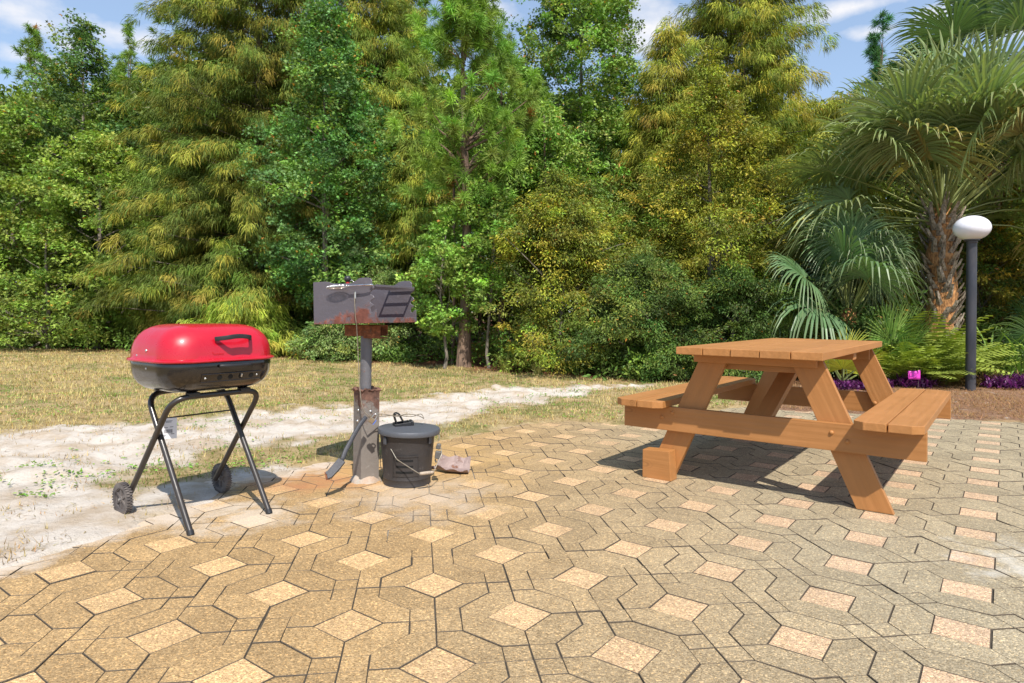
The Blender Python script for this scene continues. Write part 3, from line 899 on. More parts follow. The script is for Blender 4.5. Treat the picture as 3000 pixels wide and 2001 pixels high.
# ------------------------------------------------------------------ park grill on its post
def metal_rusty(name, base, rust_amt=0.4, rust=(.22, .075, .035), pale=(.45, .42, .42), gradz=0.0, scale=9, rough=.55, metal=.3):
    m, nt, p, out = mat_new(name)
    v = objco(nt)
    n = noise(nt, v, scale, 9, 0.7); n2 = noise(nt, v, scale * 3.3, 8, 0.7); n3 = noise(nt, v, scale * .5, 5, 0.6)
    c = mixc(nt, n3.outputs[0], [x * .72 for x in base], [min(1, x * 1.25) for x in base])
    c = mixc(nt, ramp(nt, n2.outputs[0], [(0.6, 0.0), (0.75, 0.5)]), c, pale)
    f = n.outputs[0]
    if gradz:
        s_ = nd(nt, 'ShaderNodeSeparateXYZ'); nt.links.new(v, s_.inputs[0])
        f = mathn(nt, 'ADD', f, mathn(nt, 'MULTIPLY', mathn(nt, 'SUBTRACT', gradz[0], s_.outputs[2]), gradz[1]))
    r = ramp(nt, f, [(0.78 - rust_amt, 0.0), (0.86 - rust_amt, 1.0)])
    rc = ramp(nt, n2.outputs[0], [(0.3, [x * .45 for x in rust]), (0.52, rust), (0.72, [min(1, x * 2.0) for x in rust])])
    c = mixc(nt, r, c, rc)
    nt.links.new(c, p.inputs['Base Color'])
    nt.links.new(mixc(nt, r, (rough,) * 3, (.92,) * 3), p.inputs['Roughness'])
    nt.links.new(mathn(nt, 'MULTIPLY', mathn(nt, 'SUBTRACT', 1.0, r), metal), p.inputs['Metallic'])
    bump(nt, p, mathn(nt, 'ADD', mathn(nt, 'MULTIPLY', r, 0.5), n2.outputs[0]), 0.55, 0.006)
    return m
GST = metal_rusty('grill_steel', (.135, .12, .135), .24, (.18, .06, .04), (.27, .25, .26), (0.06, 1.9), 5, .45, .25)
RUST = metal_rusty('rust_plate', (.10, .06, .045), .46, (.20, .07, .03), (.3, .2, .15), 0, 12)
PIPE = metal_rusty('pipe_steel', (.14, .135, .145), .18, (.18, .08, .05), (.36, .34, .34), 0, 9, .5, .25)
SLEEVE = metal_rusty('sleeve_steel', (.23, .20, .175), .27, (.13, .065, .045), (.5, .46, .42), (0.36, -1.1), 7, .7, .15)
CHROME = simple('chrome', (.75, .73, .70), 0.16, 1.0, .1, 60, dirt=(.35, .2, .1), dirt_amt=.4)
pg = thing('park_grill', 'rusty grey steel park grill box with spring handle on a post', 'park grill', (-.793, 3.593, 0))
bx = bpy.data.objects.new('grill_box', None); COL.objects.link(bx); bx.parent = pg
# box origin = near plate, bottom left end
BX0 = Vector((-1.070, 3.548, .853))
e_ = Matrix.Rotation(R(-24.3), 4, 'Z') @ Matrix.Rotation(R(-1.9), 4, 'Y')
bx.matrix_local = Matrix.Translation(BX0 - Vector((-.793, 3.593, 0))) @ e_
side = [(0, 0), (.41, 0), (.41, .072), (.402, .070), (.393, .062), (.384, .055), (.376, .058), (.374, .072), (.379, .083), (.392, .088), (.394, .096), (.385, .100), (.375, .106), (.373, .114),
        (.380, .120), (.392, .124), (.398, .132), (.392, .142), (.380, .148), (.372, .154), (.374, .162), (.386, .170), (.398, .180), (.397, .190), (.386, .197), (.384, .207), (.385, .220),
        (.378, .231), (.365, .2365), (.320, .238), (.300, .234), (.283, .224), (.265, .2155), (.24, .212), (.17, .213), (.13, .217), (.105, .224), (.085, .228), (0, .228)]
WB = .375
mside = Matrix.Rotation(PI / 2, 4, 'X')
for y_ in (0, WB):
    b = MB(); b.prism(side, -.003, .003, Matrix.Translation((0, y_, 0)) @ mside)
    b.build('side_plate', GST, bx, bevel=.0012)
b = MB(); b.box((0.002, .004, .0), (.006, WB - .004, .2275)); b.build('back_plate', GST, bx)
b = MB(); b.box((.007, .004, .001), (.408, WB - .004, .006)); b.build('floor_plate', RUST, bx)
b = MB(); b.box((.4085, .0, .0), (.4125, WB, .028)); b.build('front_lip', GST, bx, bevel=.001)
# grate with bars running between the sides, coil handles
gt = bpy.data.objects.new('grate', None); COL.objects.link(gt); gt.parent = bx
b = MB()
zg = .188
b.box((.235, .010, zg), (.243, WB - .01, zg + .012)); b.box((.400, .010, zg), (.408, WB - .01, zg + .012))
for k in range(10):
    y_ = .014 + k * (WB - .036) / 9
    b.box((.243, y_, zg + .002), (.400, y_ + .008, zg + .010))
b.build('grate_bar', GST, gt, bevel=.001)
b = MB(); b.tube([(.385, -.012, .197), (.40, -.018, .197), (.395, -.028, .197), (.36, -.032, .197), (.262, -.034, .197)], .0048, 10)
b.build('handle_rod', CHROME, gt, smooth=50)
b = MB(); pts = []; rr = []
turns = 17
for k in range(turns * 14 + 1):
    t = k / (turns * 14); an = t * turns * 2 * PI
    r0 = .0035 + .0105 * math.sin(PI * min(1, max(0, t))) ** .8
    pts.append((.266 - .150 * t, -.034 + r0 * math.cos(an), .1955 - .003 * t + r0 * math.sin(an)))
b.tube(pts, .0019, 6)
b.build('spring_handle', CHROME, gt, smooth=60)
# second handle end: black knob with a red collar on a thin rod
REDP = simple('plastic_red', (.55, .03, .02), 0.4, 0, .1, 20)
b = MB()
mt = Matrix.Translation((.205, .03, .238))
b.lathe([(.0001, .018), (.010, .0165), (.0165, .009), (.0185, 0), (.0165, -.009), (.010, -.015), (.0095, -.016)], 20, mt)
kb = b.build('knob', PLAS, gt, smooth=60)
b = MB(); b.lathe([(.0001, -.015), (.0098, -.0145), (.0098, -.0235), (.0001, -.024)], 16, mt); b.build('red_collar', REDP, kb, smooth=40)
b = MB(); b.tube([(.205, .03, .215), (.225, .04, .232), (.250, .06, .20), (.30, .09, .197)], .003, 8); b.build('handle_rod', CHROME, gt, smooth=50)
# bracket under the box, pipe, sleeve
b = MB()
b.box((-.098, -.052, .792), (.012, -.047, .852)); b.box((-.098, .047, .792), (.110, .052, .852)); b.box((-.098, -.047, .846), (.110, .047, .852))
b.box((.012, -.052, .781), (.110, -.047, .852)); b.box((.04, -.047, .781), (.115, .04, .786))
o = b.build('bracket', RUST, pg, bevel=.0015); o.location = (-.010, 0, 0); o.rotation_euler = (0, 0, R(-12))
b = MB(); b.tube([(-.003, -.015, .40), (-.001, -.010, .848)], .031, 20); b.build('pipe', PIPE, pg, smooth=40)
# square sleeve, ragged flange on top
b = MB(); hs = .052; th = .005
ringo = [(-hs, -hs), (hs, -hs), (hs, hs), (-hs, hs)]
nseg = 12
outer, inner = [], []
for i in range(4):
    a_ = Vector((*ringo[i], 0)); b_ = Vector((*ringo[(i + 1) % 4], 0))
    for k in range(nseg):
        q = a_.lerp(b_, k / nseg); outer.append(q); inner.append(q * ((hs - th) / hs))
N = len(outer)
zt = [.505 + rnd.uniform(-.006, .004) for _ in range(N)]
zs = [0.0, .05, .12, .2, .3, .38, .44, .475]
vs = []; fs = []
for z in zs:
    for k, q in enumerate(outer): vs.append(q * (1 + .010 * rnd.uniform(-1, 1) * (z > .3)) + Vector((0, 0, z)))
for k, q in enumerate(outer): vs.append(q * 1.015 + Vector((0, 0, zt[k] - .012)))
for k, q in enumerate(outer): vs.append(q * (1.13 + rnd.uniform(-.06, .07)) + Vector((0, 0, zt[k] - .003)))
for k, q in enumerate(outer): vs.append(q * (1.10 + rnd.uniform(-.05, .05)) + Vector((0, 0, zt[k] + .003)))
for k, q in enumerate(inner): vs.append(q + Vector((0, 0, zt[k])))
for k, q in enumerate(inner): vs.append(q + Vector((0, 0, .40)))
L_ = len(vs) // N
for i in range(L_ - 1):
    for k in range(N): fs.append((i * N + k, i * N + (k + 1) % N, (i + 1) * N + (k + 1) % N, (i + 1) * N + k))
fs.append(tuple((L_ - 1) * N + k for k in range(N)))
b.add(vs, fs)
o = b.build('sleeve', SLEEVE, pg, smooth=35); o.rotation_euler = (0, 0, R(37))
for (x_, y_, z_, nx_, ny_) in ((.0, -hs, .385, 0, -1), (-hs, .0, .33, -1, 0), (-hs, -.01, .39, -1, 0)):
    bo = bolt(pg, (x_, y_, z_), (nx_, ny_, 0), .008, STEEL); mt = Matrix.Rotation(R(37), 4, 'Z'); bo.matrix_local = mt
CONC = simple('concrete', (.42, .37, .31), 0.9, 0, .2, 30, .8, dirt=(.35, .17, .08), dirt_amt=.5)
b = MB(); n = 20; vs = []; fs = []
for (rr_, z) in ((.085, -.01), (.078, .010), (.066, .026), (.050, .034)):
    for k in range(n):
        a_ = 2 * PI * k / n; q = rr_ * (1 + .14 * rnd.uniform(-1, 1))
        vs.append((q * math.cos(a_), q * math.sin(a_), z + rnd.uniform(-.004, .004)))
for i in range(3):
    for k in range(n): fs.append((i * n + k, i * n + (k + 1) % n, (i + 1) * n + (k + 1) % n, (i + 1) * n + k))
fs.append(tuple(3 * n + k for k in range(n))); b.add(vs, fs)
b.build('footing', CONC, pg, smooth=50)

# ------------------------------------------------------------------ ash bucket
BKT = metal_rusty('bucket_metal', (.052, .046, .045), .08, (.10, .06, .05), (.22, .20, .19), 0, 6, .5, .3)
BLID = metal_rusty('bucket_lid_metal', (.105, .11, .125), .03, (.10, .08, .07), (.48, .47, .46), 0, 6, .55, .25)
BC = Vector((-.562, 3.565, 0))
bk = thing('ash_bucket', 'black metal ash bucket with lid and bail handle beside the grill post', 'bucket', BC)
b = MB()
b.lathe([(.0001, .006), (.118, .006), (.124, .000), (.128, .002), (.1265, .010), (.1265, .034), (.1285, .037), (.1275, .041), (.134, .12), (.141, .20), (.1475, .270), (.151, .280), (.149, .288), (.143, .286)], 48)
body = b.build('body', BKT, bk, smooth=40)
b = MB()
b.lathe([(.160, .272), (.1665, .270), (.168, .274), (.1675, .292), (.165, .2965), (.155, .2985), (.08, .3035), (.0001, .305)], 48)
bl = b.build('bucket_lid', BLID, bk, smooth=40); bl.rotation_euler = (0, R(1.5), 0)
# vent panel with three slots on the front: dark strips laid on, painting in the shade of the openings
fdir = math.atan2(-3.5, .35)      # facing the camera, turned a little right
fd = -PI / 2 + R(2)
def on_can(u, z, off):
    """arc length u around the can, height z, offset outwards"""
    r_ = .1265 + (z - .04) * .0905 + off; a_ = fd + u / r_
    return Vector((r_ * math.cos(a_), r_ * math.sin(a_), z))
def can_patch(b, u0, u1, z0, z1, off, n=8, thick=.002):
    vs = []; fs = []
    for (zz_, o_) in ((z0, off), (z1, off), (z1, off - thick), (z0, off - thick)):
        for k in range(n + 1): vs.append(on_can(u0 + (u1 - u0) * k / n, zz_, o_))
    m_ = n + 1
    for i in range(4):
        for k in range(n):
            fs.append((i * m_ + k, i * m_ + k + 1, ((i + 1) % 4) * m_ + k + 1, ((i + 1) % 4) * m_ + k))
    fs += [(0, m_, 2 * m_, 3 * m_), (n, 3 * m_ + n, 2 * m_ + n, m_ + n)]
    b.add(vs, fs)
b = MB(); can_patch(b, -.062, .078, .060, .168, .004); pn = b.build('vent_panel', BKT, bk, smooth=40)
b = MB()
for z_ in (.083, .114, .145): can_patch(b, -.045, .048, z_ - .0055, z_ + .0055, .0052, 8, .001)
b.build('vent_slot', DARK, pn, smooth=40)
b = MB(); can_patch(b, -.064, .080, .164, .171, .0075); can_patch(b, -.064, -.060, .060, .168, .0075, 2); can_patch(b, .076, .080, .060, .168, .0075, 2)
b.build('panel_rim', BKT, pn, smooth=40)
# ears, bail, wooden grip
for s_ in (-1, 1):
    b = MB()
    can_patch(b, s_ * .158 - .013 + (.04 if s_ < 0 else 0), s_ * .158 + .013 + (.04 if s_ < 0 else 0), .225, .262, .008, 4, .007)
    b.build('bail_ear', BLID, bk, bevel=.001)
WIRE = simple('galv_wire', (.42, .38, .31), 0.4, 0.7, .2, 60)
GRIP = simple('old_wood', (.36, .29, .22), 0.85, 0, .3, 30, .4, stretch=(4, 1, 1))
Pw = lambda cx_, cy_, Y: at(1080 + cx_ / 5.6, 1170 + cy_ / 5.6, Y) - BC
eL = Pw(238, 590, 3.50); m1 = Pw(460, 985, 3.40); m2 = Pw(835, 1222, 3.375); m3 = Pw(1062, 1195, 3.42); m4 = Pw(1205, 890, 3.50); eR = Pw(1162, 720, 3.55)
b = MB(); b.tube(arc_path([eL, m1, m2, m3, m4, eR], .012, 3), .0022, 6); b.build('bail', WIRE, bk, smooth=60)
b = MB(); b.tube([m2, m2.lerp(m3, .06), m2.lerp(m3, .5), m2.lerp(m3, .94), m3], [.006, .0085, .0092, .0085, .006], 12); b.build('grip', GRIP, bk, smooth=50)
b = MB(); b.tube([Pw(1150, 560, 3.56), Pw(1160, 640, 3.55), Pw(1135, 700, 3.55)], .0025, 6); b.build('loose_wire', WIRE, bk, smooth=50)
b = MB(); b.tube([Pw(200, 900, 3.60), Pw(190, 1060, 3.6), Pw(215, 1180, 3.58)], .002, 6)
b.build('loose_wire', WIRE, bk, smooth=50)
b = MB()
b.box((-.010, -.012, -.014), (.014, .012, .014), Matrix.Translation(Pw(1140, 770, 3.54)) @ Matrix.Rotation(.3, 4, 'Y'))
b.box((-.016, -.014, -.020), (.016, .014, .020), Matrix.Translation(Pw(1140, 910, 3.52)) @ Matrix.Rotation(.12, 4, 'Y'))
b.box((-.004, -.006, -.010), (.004, .006, .010), Matrix.Translation(Pw(1100, 1010, 3.52)) @ Matrix.Rotation(-.4, 4, 'Y'))
b.build('latch', metal_rusty('latch_metal', (.13, .12, .11), .2, (.14, .09, .06), (.4, .38, .34)), bk, bevel=.003)
# black handle frame resting on the lid
ht = thing('scraper_handle', 'black plastic scraper handle lying on the bucket lid', 'scraper', (*ground_pt(1178, 1247, .304), .303), R(24))
ht.rotation_euler = (R(4), R(-6), R(24))
b = MB()
for lo, hi in (((-.045, -.030, 0), (.045, -.022, .020)), ((-.045, .022, 0), (.045, .030, .020)), ((-.045, -.022, 0), (-.037, .022, .020)), ((.037, -.022, 0), (.045, .022, .020)), ((-.037, -.022, 0.001), (.037, .022, .004))):
    b.box(lo, hi)
b.build('frame', PLAS, ht, bevel=.002)
b = MB(); strap(b, [(-.030, .0, .018), (-.040, .0, .062), (-.036, 0, .073), (-.024, .0, .076), (-.012, 0, .068), (.012, .0, .010)], .014, .004, (0, 1, 0)); b.build('grip_loop', PLAS, ht, bevel=.0015)
b = MB(); b.box((.046, -.022, -.004), (.062, .026, .022)); b.build('end_block', PLAS, ht, bevel=.003)

# ------------------------------------------------------------------ hanging brush, cable, padlock, scoop
Tw = lambda cx_, cy_, Y: at(930 + cx_ / 4.48, 1110 + cy_ / 4.48, Y)
BRM = metal_rusty('brush_body', (.055, .055, .062), .06, (.10, .07, .06), (.30, .29, .29), 0, 30, .5, .2)
gb = thing('grill_brush', 'long black grill brush hanging by its handle against the grill post', 'brush', (0, 0, 0))
gb.location = Tw(640, 500, 3.44); o0 = gb.location.copy()
pts = [Tw(640, 495, 3.44), Tw(560, 600, 3.41), Tw(490, 715, 3.38), Tw(430, 830, 3.36), Tw(375, 930, 3.33), Tw(345, 1010, 3.31), Tw(318, 1075, 3.295)]
b = MB(); strap(b, [q - o0 for q in pts], .011, .006, (0.75, .65, .2)); b.build('handle', BRM, gb, bevel=.003, smooth=50)
h0 = Tw(320, 1070, 3.295) - o0; h1 = Tw(245, 1160, 3.265) - o0; h2 = Tw(150, 1265, 3.235) - o0; h3 = Tw(70, 1285, 3.225) - o0
b = MB(); strap(b, [h0, h0.lerp(h1, .35), h1, h2, h2.lerp(h3, .3)], .020, .007, (.8, -.3, -.55)); b.build('head', BRM, gb, bevel=.003)
b = MB(); wv = Vector((.8, -.3, -.55)).normalized(); tv = (h2 - h1).normalized(); nv = wv.cross(tv).normalized()
if nv.z > 0: nv = -nv
for i in range(16):
    for j in range(5):
        q = h0.lerp(h2, .25 + .75 * i / 15) + wv * (.016 * (j - 2) / 2) + nv * .006
        b.tube([q, q + nv * .016 + wv * rnd.uniform(-.002, .002)], .0011, 4)
b.build('bristles', simple('bristle', (.05, .045, .04), .6), gb)
b = MB(); strap(b, [h2, h2.lerp(h3, .6)], .022, .0012, (.8, -.3, -.55)); b.build('scraper_blade', RUST, gb)
CAB = simple('cable_sheath', (.20, .165, .12), 0.6, 0, .25, 40)
cb = thing('tether_cable', 'thin steel tether cable hanging from the grill box down to the bucket', 'cable', at(1040, 850, 3.40))
o0 = cb.location.copy()
Cw = lambda cx_, cy_, Y: at(850 + cx_ / 2.24, 780 + cy_ / 2.24, Y) - o0
b = MB(); b.tube([Cw(423, 165, 3.42), Cw(424, 250, 3.41), Cw(428, 330, 3.41), Cw(436, 390, 3.43), Cw(444, 520, 3.47), Cw(448, 640, 3.48), Cw(455, 760, 3.47), Cw(462, 850, 3.46), Cw(470, 910, 3.46), Cw(487, 955, 3.455), Cw(515, 985, 3.45)], .0026, 6)
b.build('cable_run', CAB, cb, smooth=60)
b = MB(); b.tube(arc_path([Cw(515, 985, 3.45), Cw(570, 968, 3.5), Cw(640, 972, 3.52), Cw(700, 990, 3.52), Cw(760, 968, 3.60), Cw(840, 975, 3.62), Cw(878, 1000, 3.60)], .03, 3), .0024, 6)
b.tube(arc_path([Cw(515, 990, 3.46), Cw(600, 985, 3.55), Cw(690, 975, 3.60), Cw(800, 990, 3.64), Cw(868, 960, 3.62), Cw(877, 1002, 3.60)], .03, 3), .0024, 6)
b.build('cable_loop', CAB, cb, smooth=60)
b = MB(); b.box((-.0035, -.0035, -.018), (.0035, .0035, .018), Matrix.Translation(Cw(428, 190, 3.415))); b.build('crimp', STEEL, cb, bevel=.001)
pk = thing('padlock', 'small brass padlock with a blue bumper clipped to the cable on the grill post', 'padlock', Tw(715, 540, 3.43))
pk.rotation_euler = (R(8), R(38), R(20))
b = MB(); b.box((-.016, -.007, -.016), (.016, .007, .012)); b.build('body', simple('brass_worn', (.42, .33, .22), .4, .7, .2, 30, dirt=(.2, .18, .16), dirt_amt=.5), pk, bevel=.003)
b = MB(); b.box((.0165, -.0075, -.016), (.0205, .0075, .012)); b.build('blue_bumper', simple('plastic_blue', (.12, .20, .62), .4), pk, bevel=.001)
b = MB(); b.tube([(-.010, 0, .010)] + [(-.010 * math.cos(t * PI / 6), 0, .026 + .012 * math.sin(t * PI / 6)) for t in range(7)] + [(.010, 0, .010)], .0028, 8); b.build('shackle', STEEL, pk, smooth=60)
# scoop
SCO = metal_rusty('scoop_metal', (.30, .22, .20), .22, (.22, .10, .06), (.75, .70, .68), 0, 22, .6, .2)
sc = thing('ash_scoop', 'crumpled rusty metal ash scoop lying on the paving beside the bucket', 'scoop', (-.335, 3.80, 0), R(-4))
b = MB(); nu, nv_ = 14, 8; vs = []; fs = []
for i in range(nu + 1):
    u = i / nu
    for j in range(nv_ + 1):
        v_ = j / nv_ * 2 - 1
        wdt = .030 + .035 * min(1, u * 2.0)
        wall = max(0, (abs(v_) - .45) / .55) ** 1.3 * ((.058 if v_ > 0 else .022) + .006 * math.sin(u * 14))
        x = -.095 + .19 * u
        z = .004 + wall + .0015 * mnoise.noise(Vector((x * 60, v_ * 3, 1)))
        z += .02 * (1 - u) ** 3
        vs.append((x + .004 * mnoise.noise(Vector((x * 40, v_ * 5, 7))), wdt * v_ + .005 * mnoise.noise(Vector((x * 50, v_ * 4, 3))), z + (.012 * max(0, v_) )))
for i in range(nu):
    for j in range(nv_):
        a_ = i * (nv_ + 1) + j; fs.append((a_, a_ + nv_ + 1, a_ + nv_ + 2, a_ + 1))
b.add(vs, fs); o = b.build('pan', SCO, sc)
so_ = o.modifiers.new('th', 'SOLIDIFY'); so_.thickness = .0018
b = MB(); b.tube([(-.085, 0, .022), (-.13, .005, .020), (-.20, .01, .012)], [.012, .009, .009], 8); b.build('scoop_handle', SCO, sc, smooth=40)

# ------------------------------------------------------------------ globe lamp
LX, LY = 5.611, 8.01
lp = thing('lamp_post', 'black lamp post with a white flattened globe in front of the palm', 'lamp post', (LX, LY, 0))
POLE = simple('pole_paint', (.035, .038, .05), 0.42, 0.1, .3, 6, .08, stretch=(1, 1, .4), dirt=(.11, .09, .08), dirt_amt=.4)
b = MB(); b.tube([(0, 0, -.05), (0, 0, 1.83)], .0555, 28); b.build('pole', POLE, lp, smooth=40)
b = MB(); b.lathe([(.058, 1.815), (.062, 1.825), (.062, 1.845), (.085, 1.85), (.085, 1.862), (.0001, 1.864)], 28); b.build('collar', POLE, lp, smooth=40)
gm_, nt, p, out = mat_new('globe_acrylic')
p.inputs['Base Color'].default_value = (.80, .79, .84, 1); p.inputs['Roughness'].default_value = .22
p.inputs['Subsurface Weight'].default_value = .35; p.inputs['Subsurface Radius'].default_value = (.12, .12, .12)
b = MB(); prof = []
for k in range(25):
    a_ = -PI / 2 + PI * k / 24
    prof.append((max(.0001, .199 * math.cos(a_)), 2.005 + .152 * math.sin(a_)))
b.lathe(prof, 40); b.build('globe', gm_, lp, smooth=80)
for k in range(1): pass

# ------------------------------------------------------------------ small sign flag in the bed
PINK = simple('plastic_pink', (.78, .06, .52), .45, 0, .05, 10)
fx, fy = VX(2098, 8.15), 8.15
fg = thing('marker_flag', 'small bright pink marker flag among purple plants behind the bench', 'flag', (fx, fy, 0))
b = MB()
vs = []; fs = []
for i in range(7):
    for j in range(5):
        u = i / 6; v_ = j / 4
        vs.append((-.055 + .135 * u + .012 * v_ * (u - .4), .014 * math.sin(u * 5 + v_), .135 + .105 * v_ - .008 * math.sin(u * PI) * v_ + .018 * u * v_))
for i in range(6):
    for j in range(4):
        a_ = i * 5 + j; fs.append((a_, a_ + 5, a_ + 6, a_ + 1))
b.add(vs, fs); o = b.build('flag_sheet', PINK, fg, smooth=60); sm = o.modifiers.new('th', 'SOLIDIFY'); sm.thickness = .0012
b = MB(); b.tube([(.066, 0.012, 0), (.078, .008, .25)], .0016, 5); b.build('stake', WIRE, fg)
b = MB()
for (x0, x1, z0) in ((-.030, .040, .212), (-.026, .02, .205), (-.025, .045, .182), (-.025, .04, .168)):
    b.box((x0, -.019, z0), (x1, -.0165, z0 + .003))
b.build('print_lines', simple('ink_purple', (.25, .03, .35), .5), fg)

# ------------------------------------------------------------------ foliage builders (numpy)
def unit(a): return a / (np.linalg.norm(a, axis=-1, keepdims=True) + 1e-9)
def leaf_quads(P, D, N, L, W, C):
    """P base, D direction, N approx normal; diamond leaves"""
    D = unit(D); S_ = unit(np.cross(D, N)); N2 = np.cross(S_, D)
    L = L[:, None]; W = W[:, None]
    v0 = P; v1 = P + D * L * .45 + S_ * W * .5 + N2 * W * .18; v2 = P + D * L - N2 * L * .12; v3 = P + D * L * .45 - S_ * W * .5 + N2 * W * .18
    V = np.stack([v0, v1, v2, v3], 1).reshape(-1, 3)
    n = len(P); F = np.arange(4 * n).reshape(n, 4)
    return V, F, np.repeat(C, 4, 0)
def lobed_leaves(P, D, N, L, C):
    """five-lobed leaf, ten-cornered outline"""
    D = unit(D); S_ = unit(np.cross(D, N)); N2 = np.cross(S_, D)
    an = np.array([180, 112, 92, 62, 38, 0, -38, -62, -92, -112]) * PI / 180
    ra = np.array([.10, .62, .30, .92, .42, 1.0, .42, .92, .30, .62])
    cup = np.array([0, .14, 0, .10, 0, -.10, 0, .10, 0, .14])
    n = len(P)
    V = P[:, None, :] + (L[:, None] * .5)[:, :, None] * (D[:, None, :] * (np.cos(an) * ra + .55)[None, :, None] + S_[:, None, :] * (np.sin(an) * ra)[None, :, None] - N2[:, None, :] * cup[None, :, None])
    F = np.arange(10 * n).reshape(n, 10)
    return V.reshape(-1, 3), F, np.repeat(C, 10, 0)
def strips(P, D, L, W, droop, C, side=None):
    """drooping tapered strips: 2 segments"""
    D = unit(D); r_ = rng.normal(size=P.shape) if side is None else side
    S_ = unit(np.cross(D, r_)); L = L[:, None]; W = W[:, None]
    dz = np.zeros_like(P); dz[:, 2] = -1
    m_ = P + D * L * .55 + dz * L * droop * .22; t_ = P + D * L * .9 + dz * L * droop * .75
    V = np.stack([P - S_ * W * .35, P + S_ * W * .35, m_ + S_ * W * .5, m_ - S_ * W * .5, t_], 1).reshape(-1, 3)
    n = len(P); b_ = np.arange(n)[:, None] * 5
    return V, b_ + np.array([[0, 1, 2, 3]]), b_ + np.array([[3, 2, 4]]), np.repeat(C, 5, 0)
def sph(n):
    v = rng.normal(size=(n, 3)); return unit(v)
def jitcol(base, n, hue=.10, val=.22):
    c = np.array(base)[None, :] * (1 + rng.normal(size=(n, 1)) * val) * (1 + rng.normal(size=(n, 3)) * hue)
    return np.clip(c, .004, .9)

def limb_path(p0, p1, sag=0.1, n=5):
    p0 = np.array(p0, float); p1 = np.array(p1, float); L = np.linalg.norm(p1 - p0)
    out_ = []
    mid = rng.normal(size=3) * L * .07
    for k in range(n + 1):
        t = k / n; q = p0 * (1 - t) + p1 * t; q = q + mid * math.sin(PI * t) + np.array([0, 0, -sag * L * (t * t - t)])
        out_.append(tuple(q))
    return out_
def build_trunk(parent, mat, H, r, clumps, nlimb, lean=(0, 0), z0=.0, top=.9, twig=True):
    b = MB(); pts = []; n = 9
    for k in range(n + 1):
        t = k / n
        pts.append((lean[0] * t + .05 * math.sin(t * 5 + r * 90) * (t > 0), lean[1] * t + .05 * math.cos(t * 4) * (t > 0), H * top * t - .05))
    b.tube(pts, [r * (1.25 if k == 0 else 1) * (1 - .86 * k / n) + .006 for k in range(n + 1)], 9)
    if len(clumps):
        sel = rng.choice(len(clumps), min(nlimb, len(clumps)), replace=False)
        for i in sel:
            c = clumps[i]
            zz_ = max(z0 * .8 + .15, min(H * top * .95, c[2] - (.35 + .45 * rng.random()) * np.hypot(c[0], c[1]) - .1))
            t = zz_ / (H * top)
            base = (lean[0] * t, lean[1] * t, zz_)
            pth = limb_path(base, c)
            rr_ = r * (1 - .8 * t) * .42 + .004
            b.tube(pth, [rr_ * (1 - .8 * k / 5) for k in range(6)], 5)
    return b.build('trunk', mat, parent, smooth=50)

def crown_points(H, z0, Rr, n, prof='round', irr=.28, fill=.25):
    """clump centres within an uneven crown hull, with bays and gaps"""
    N_ = int(n * 1.42)
    t = rng.random(N_) ** .9
    az = rng.random(N_) * 2 * PI
    if prof == 'round': pr = np.sqrt(np.clip(1 - (2 * t - 1) ** 2, 0.02, 1)) ** .8
    elif prof == 'cone': pr = np.clip((1 - t) ** .75 * 1.05 + .05, 0, 1) * np.clip(t * 9 + .35, 0, 1)
    elif prof == 'dome': pr = np.sqrt(np.clip(1 - t ** 2.2, 0.03, 1)) * np.clip(t * 5 + .62, 0, 1)
    else: pr = np.clip(np.sin(PI * t ** .72) ** .7, .1, 1)
    ph = rng.random(8) * 6.28
    hz = (H - z0) / max(Rr, .1)
    ir = 1 + irr * (np.sin(az * 2 + ph[0] + t * 3 * hz) * .45 + np.sin(az * 3 + ph[1] - t * 4 * hz) * .4 + np.sin(az * 5 + t * 9 * hz + ph[2]) * .32 + np.sin(az * 4 - t * 7 * hz + ph[5]) * .25) + rng.normal(size=N_) * .05
    out_ = rng.random(N_) < .07
    rad = (1 - fill * rng.random(N_) ** 1.1 * 2.2).clip(.12, 1) + out_ * .14
    q = Rr * pr * ir * rad
    z = z0 + (H - z0) * t * (1 + .10 * np.sin(az * 2 + ph[3]) * t + .07 * np.sin(az * 5 + ph[4]))
    P = np.stack([q * np.cos(az), q * np.sin(az), z], 1)
    f = 2.2 / max(Rr, .5) * 1.3
    nz = np.sin(P[:, 0] * f + ph[5]) * np.sin(P[:, 1] * f + ph[6]) + np.sin(P[:, 2] * f * 1.3 + ph[7] + P[:, 0] * f * .6) * .8 + np.sin(P[:, 0] * f * 2.3 + P[:, 2] * f * 2.1) * .45
    w = nz + rng.normal(size=N_) * .55
    return P[np.argsort(-w)[:n]]

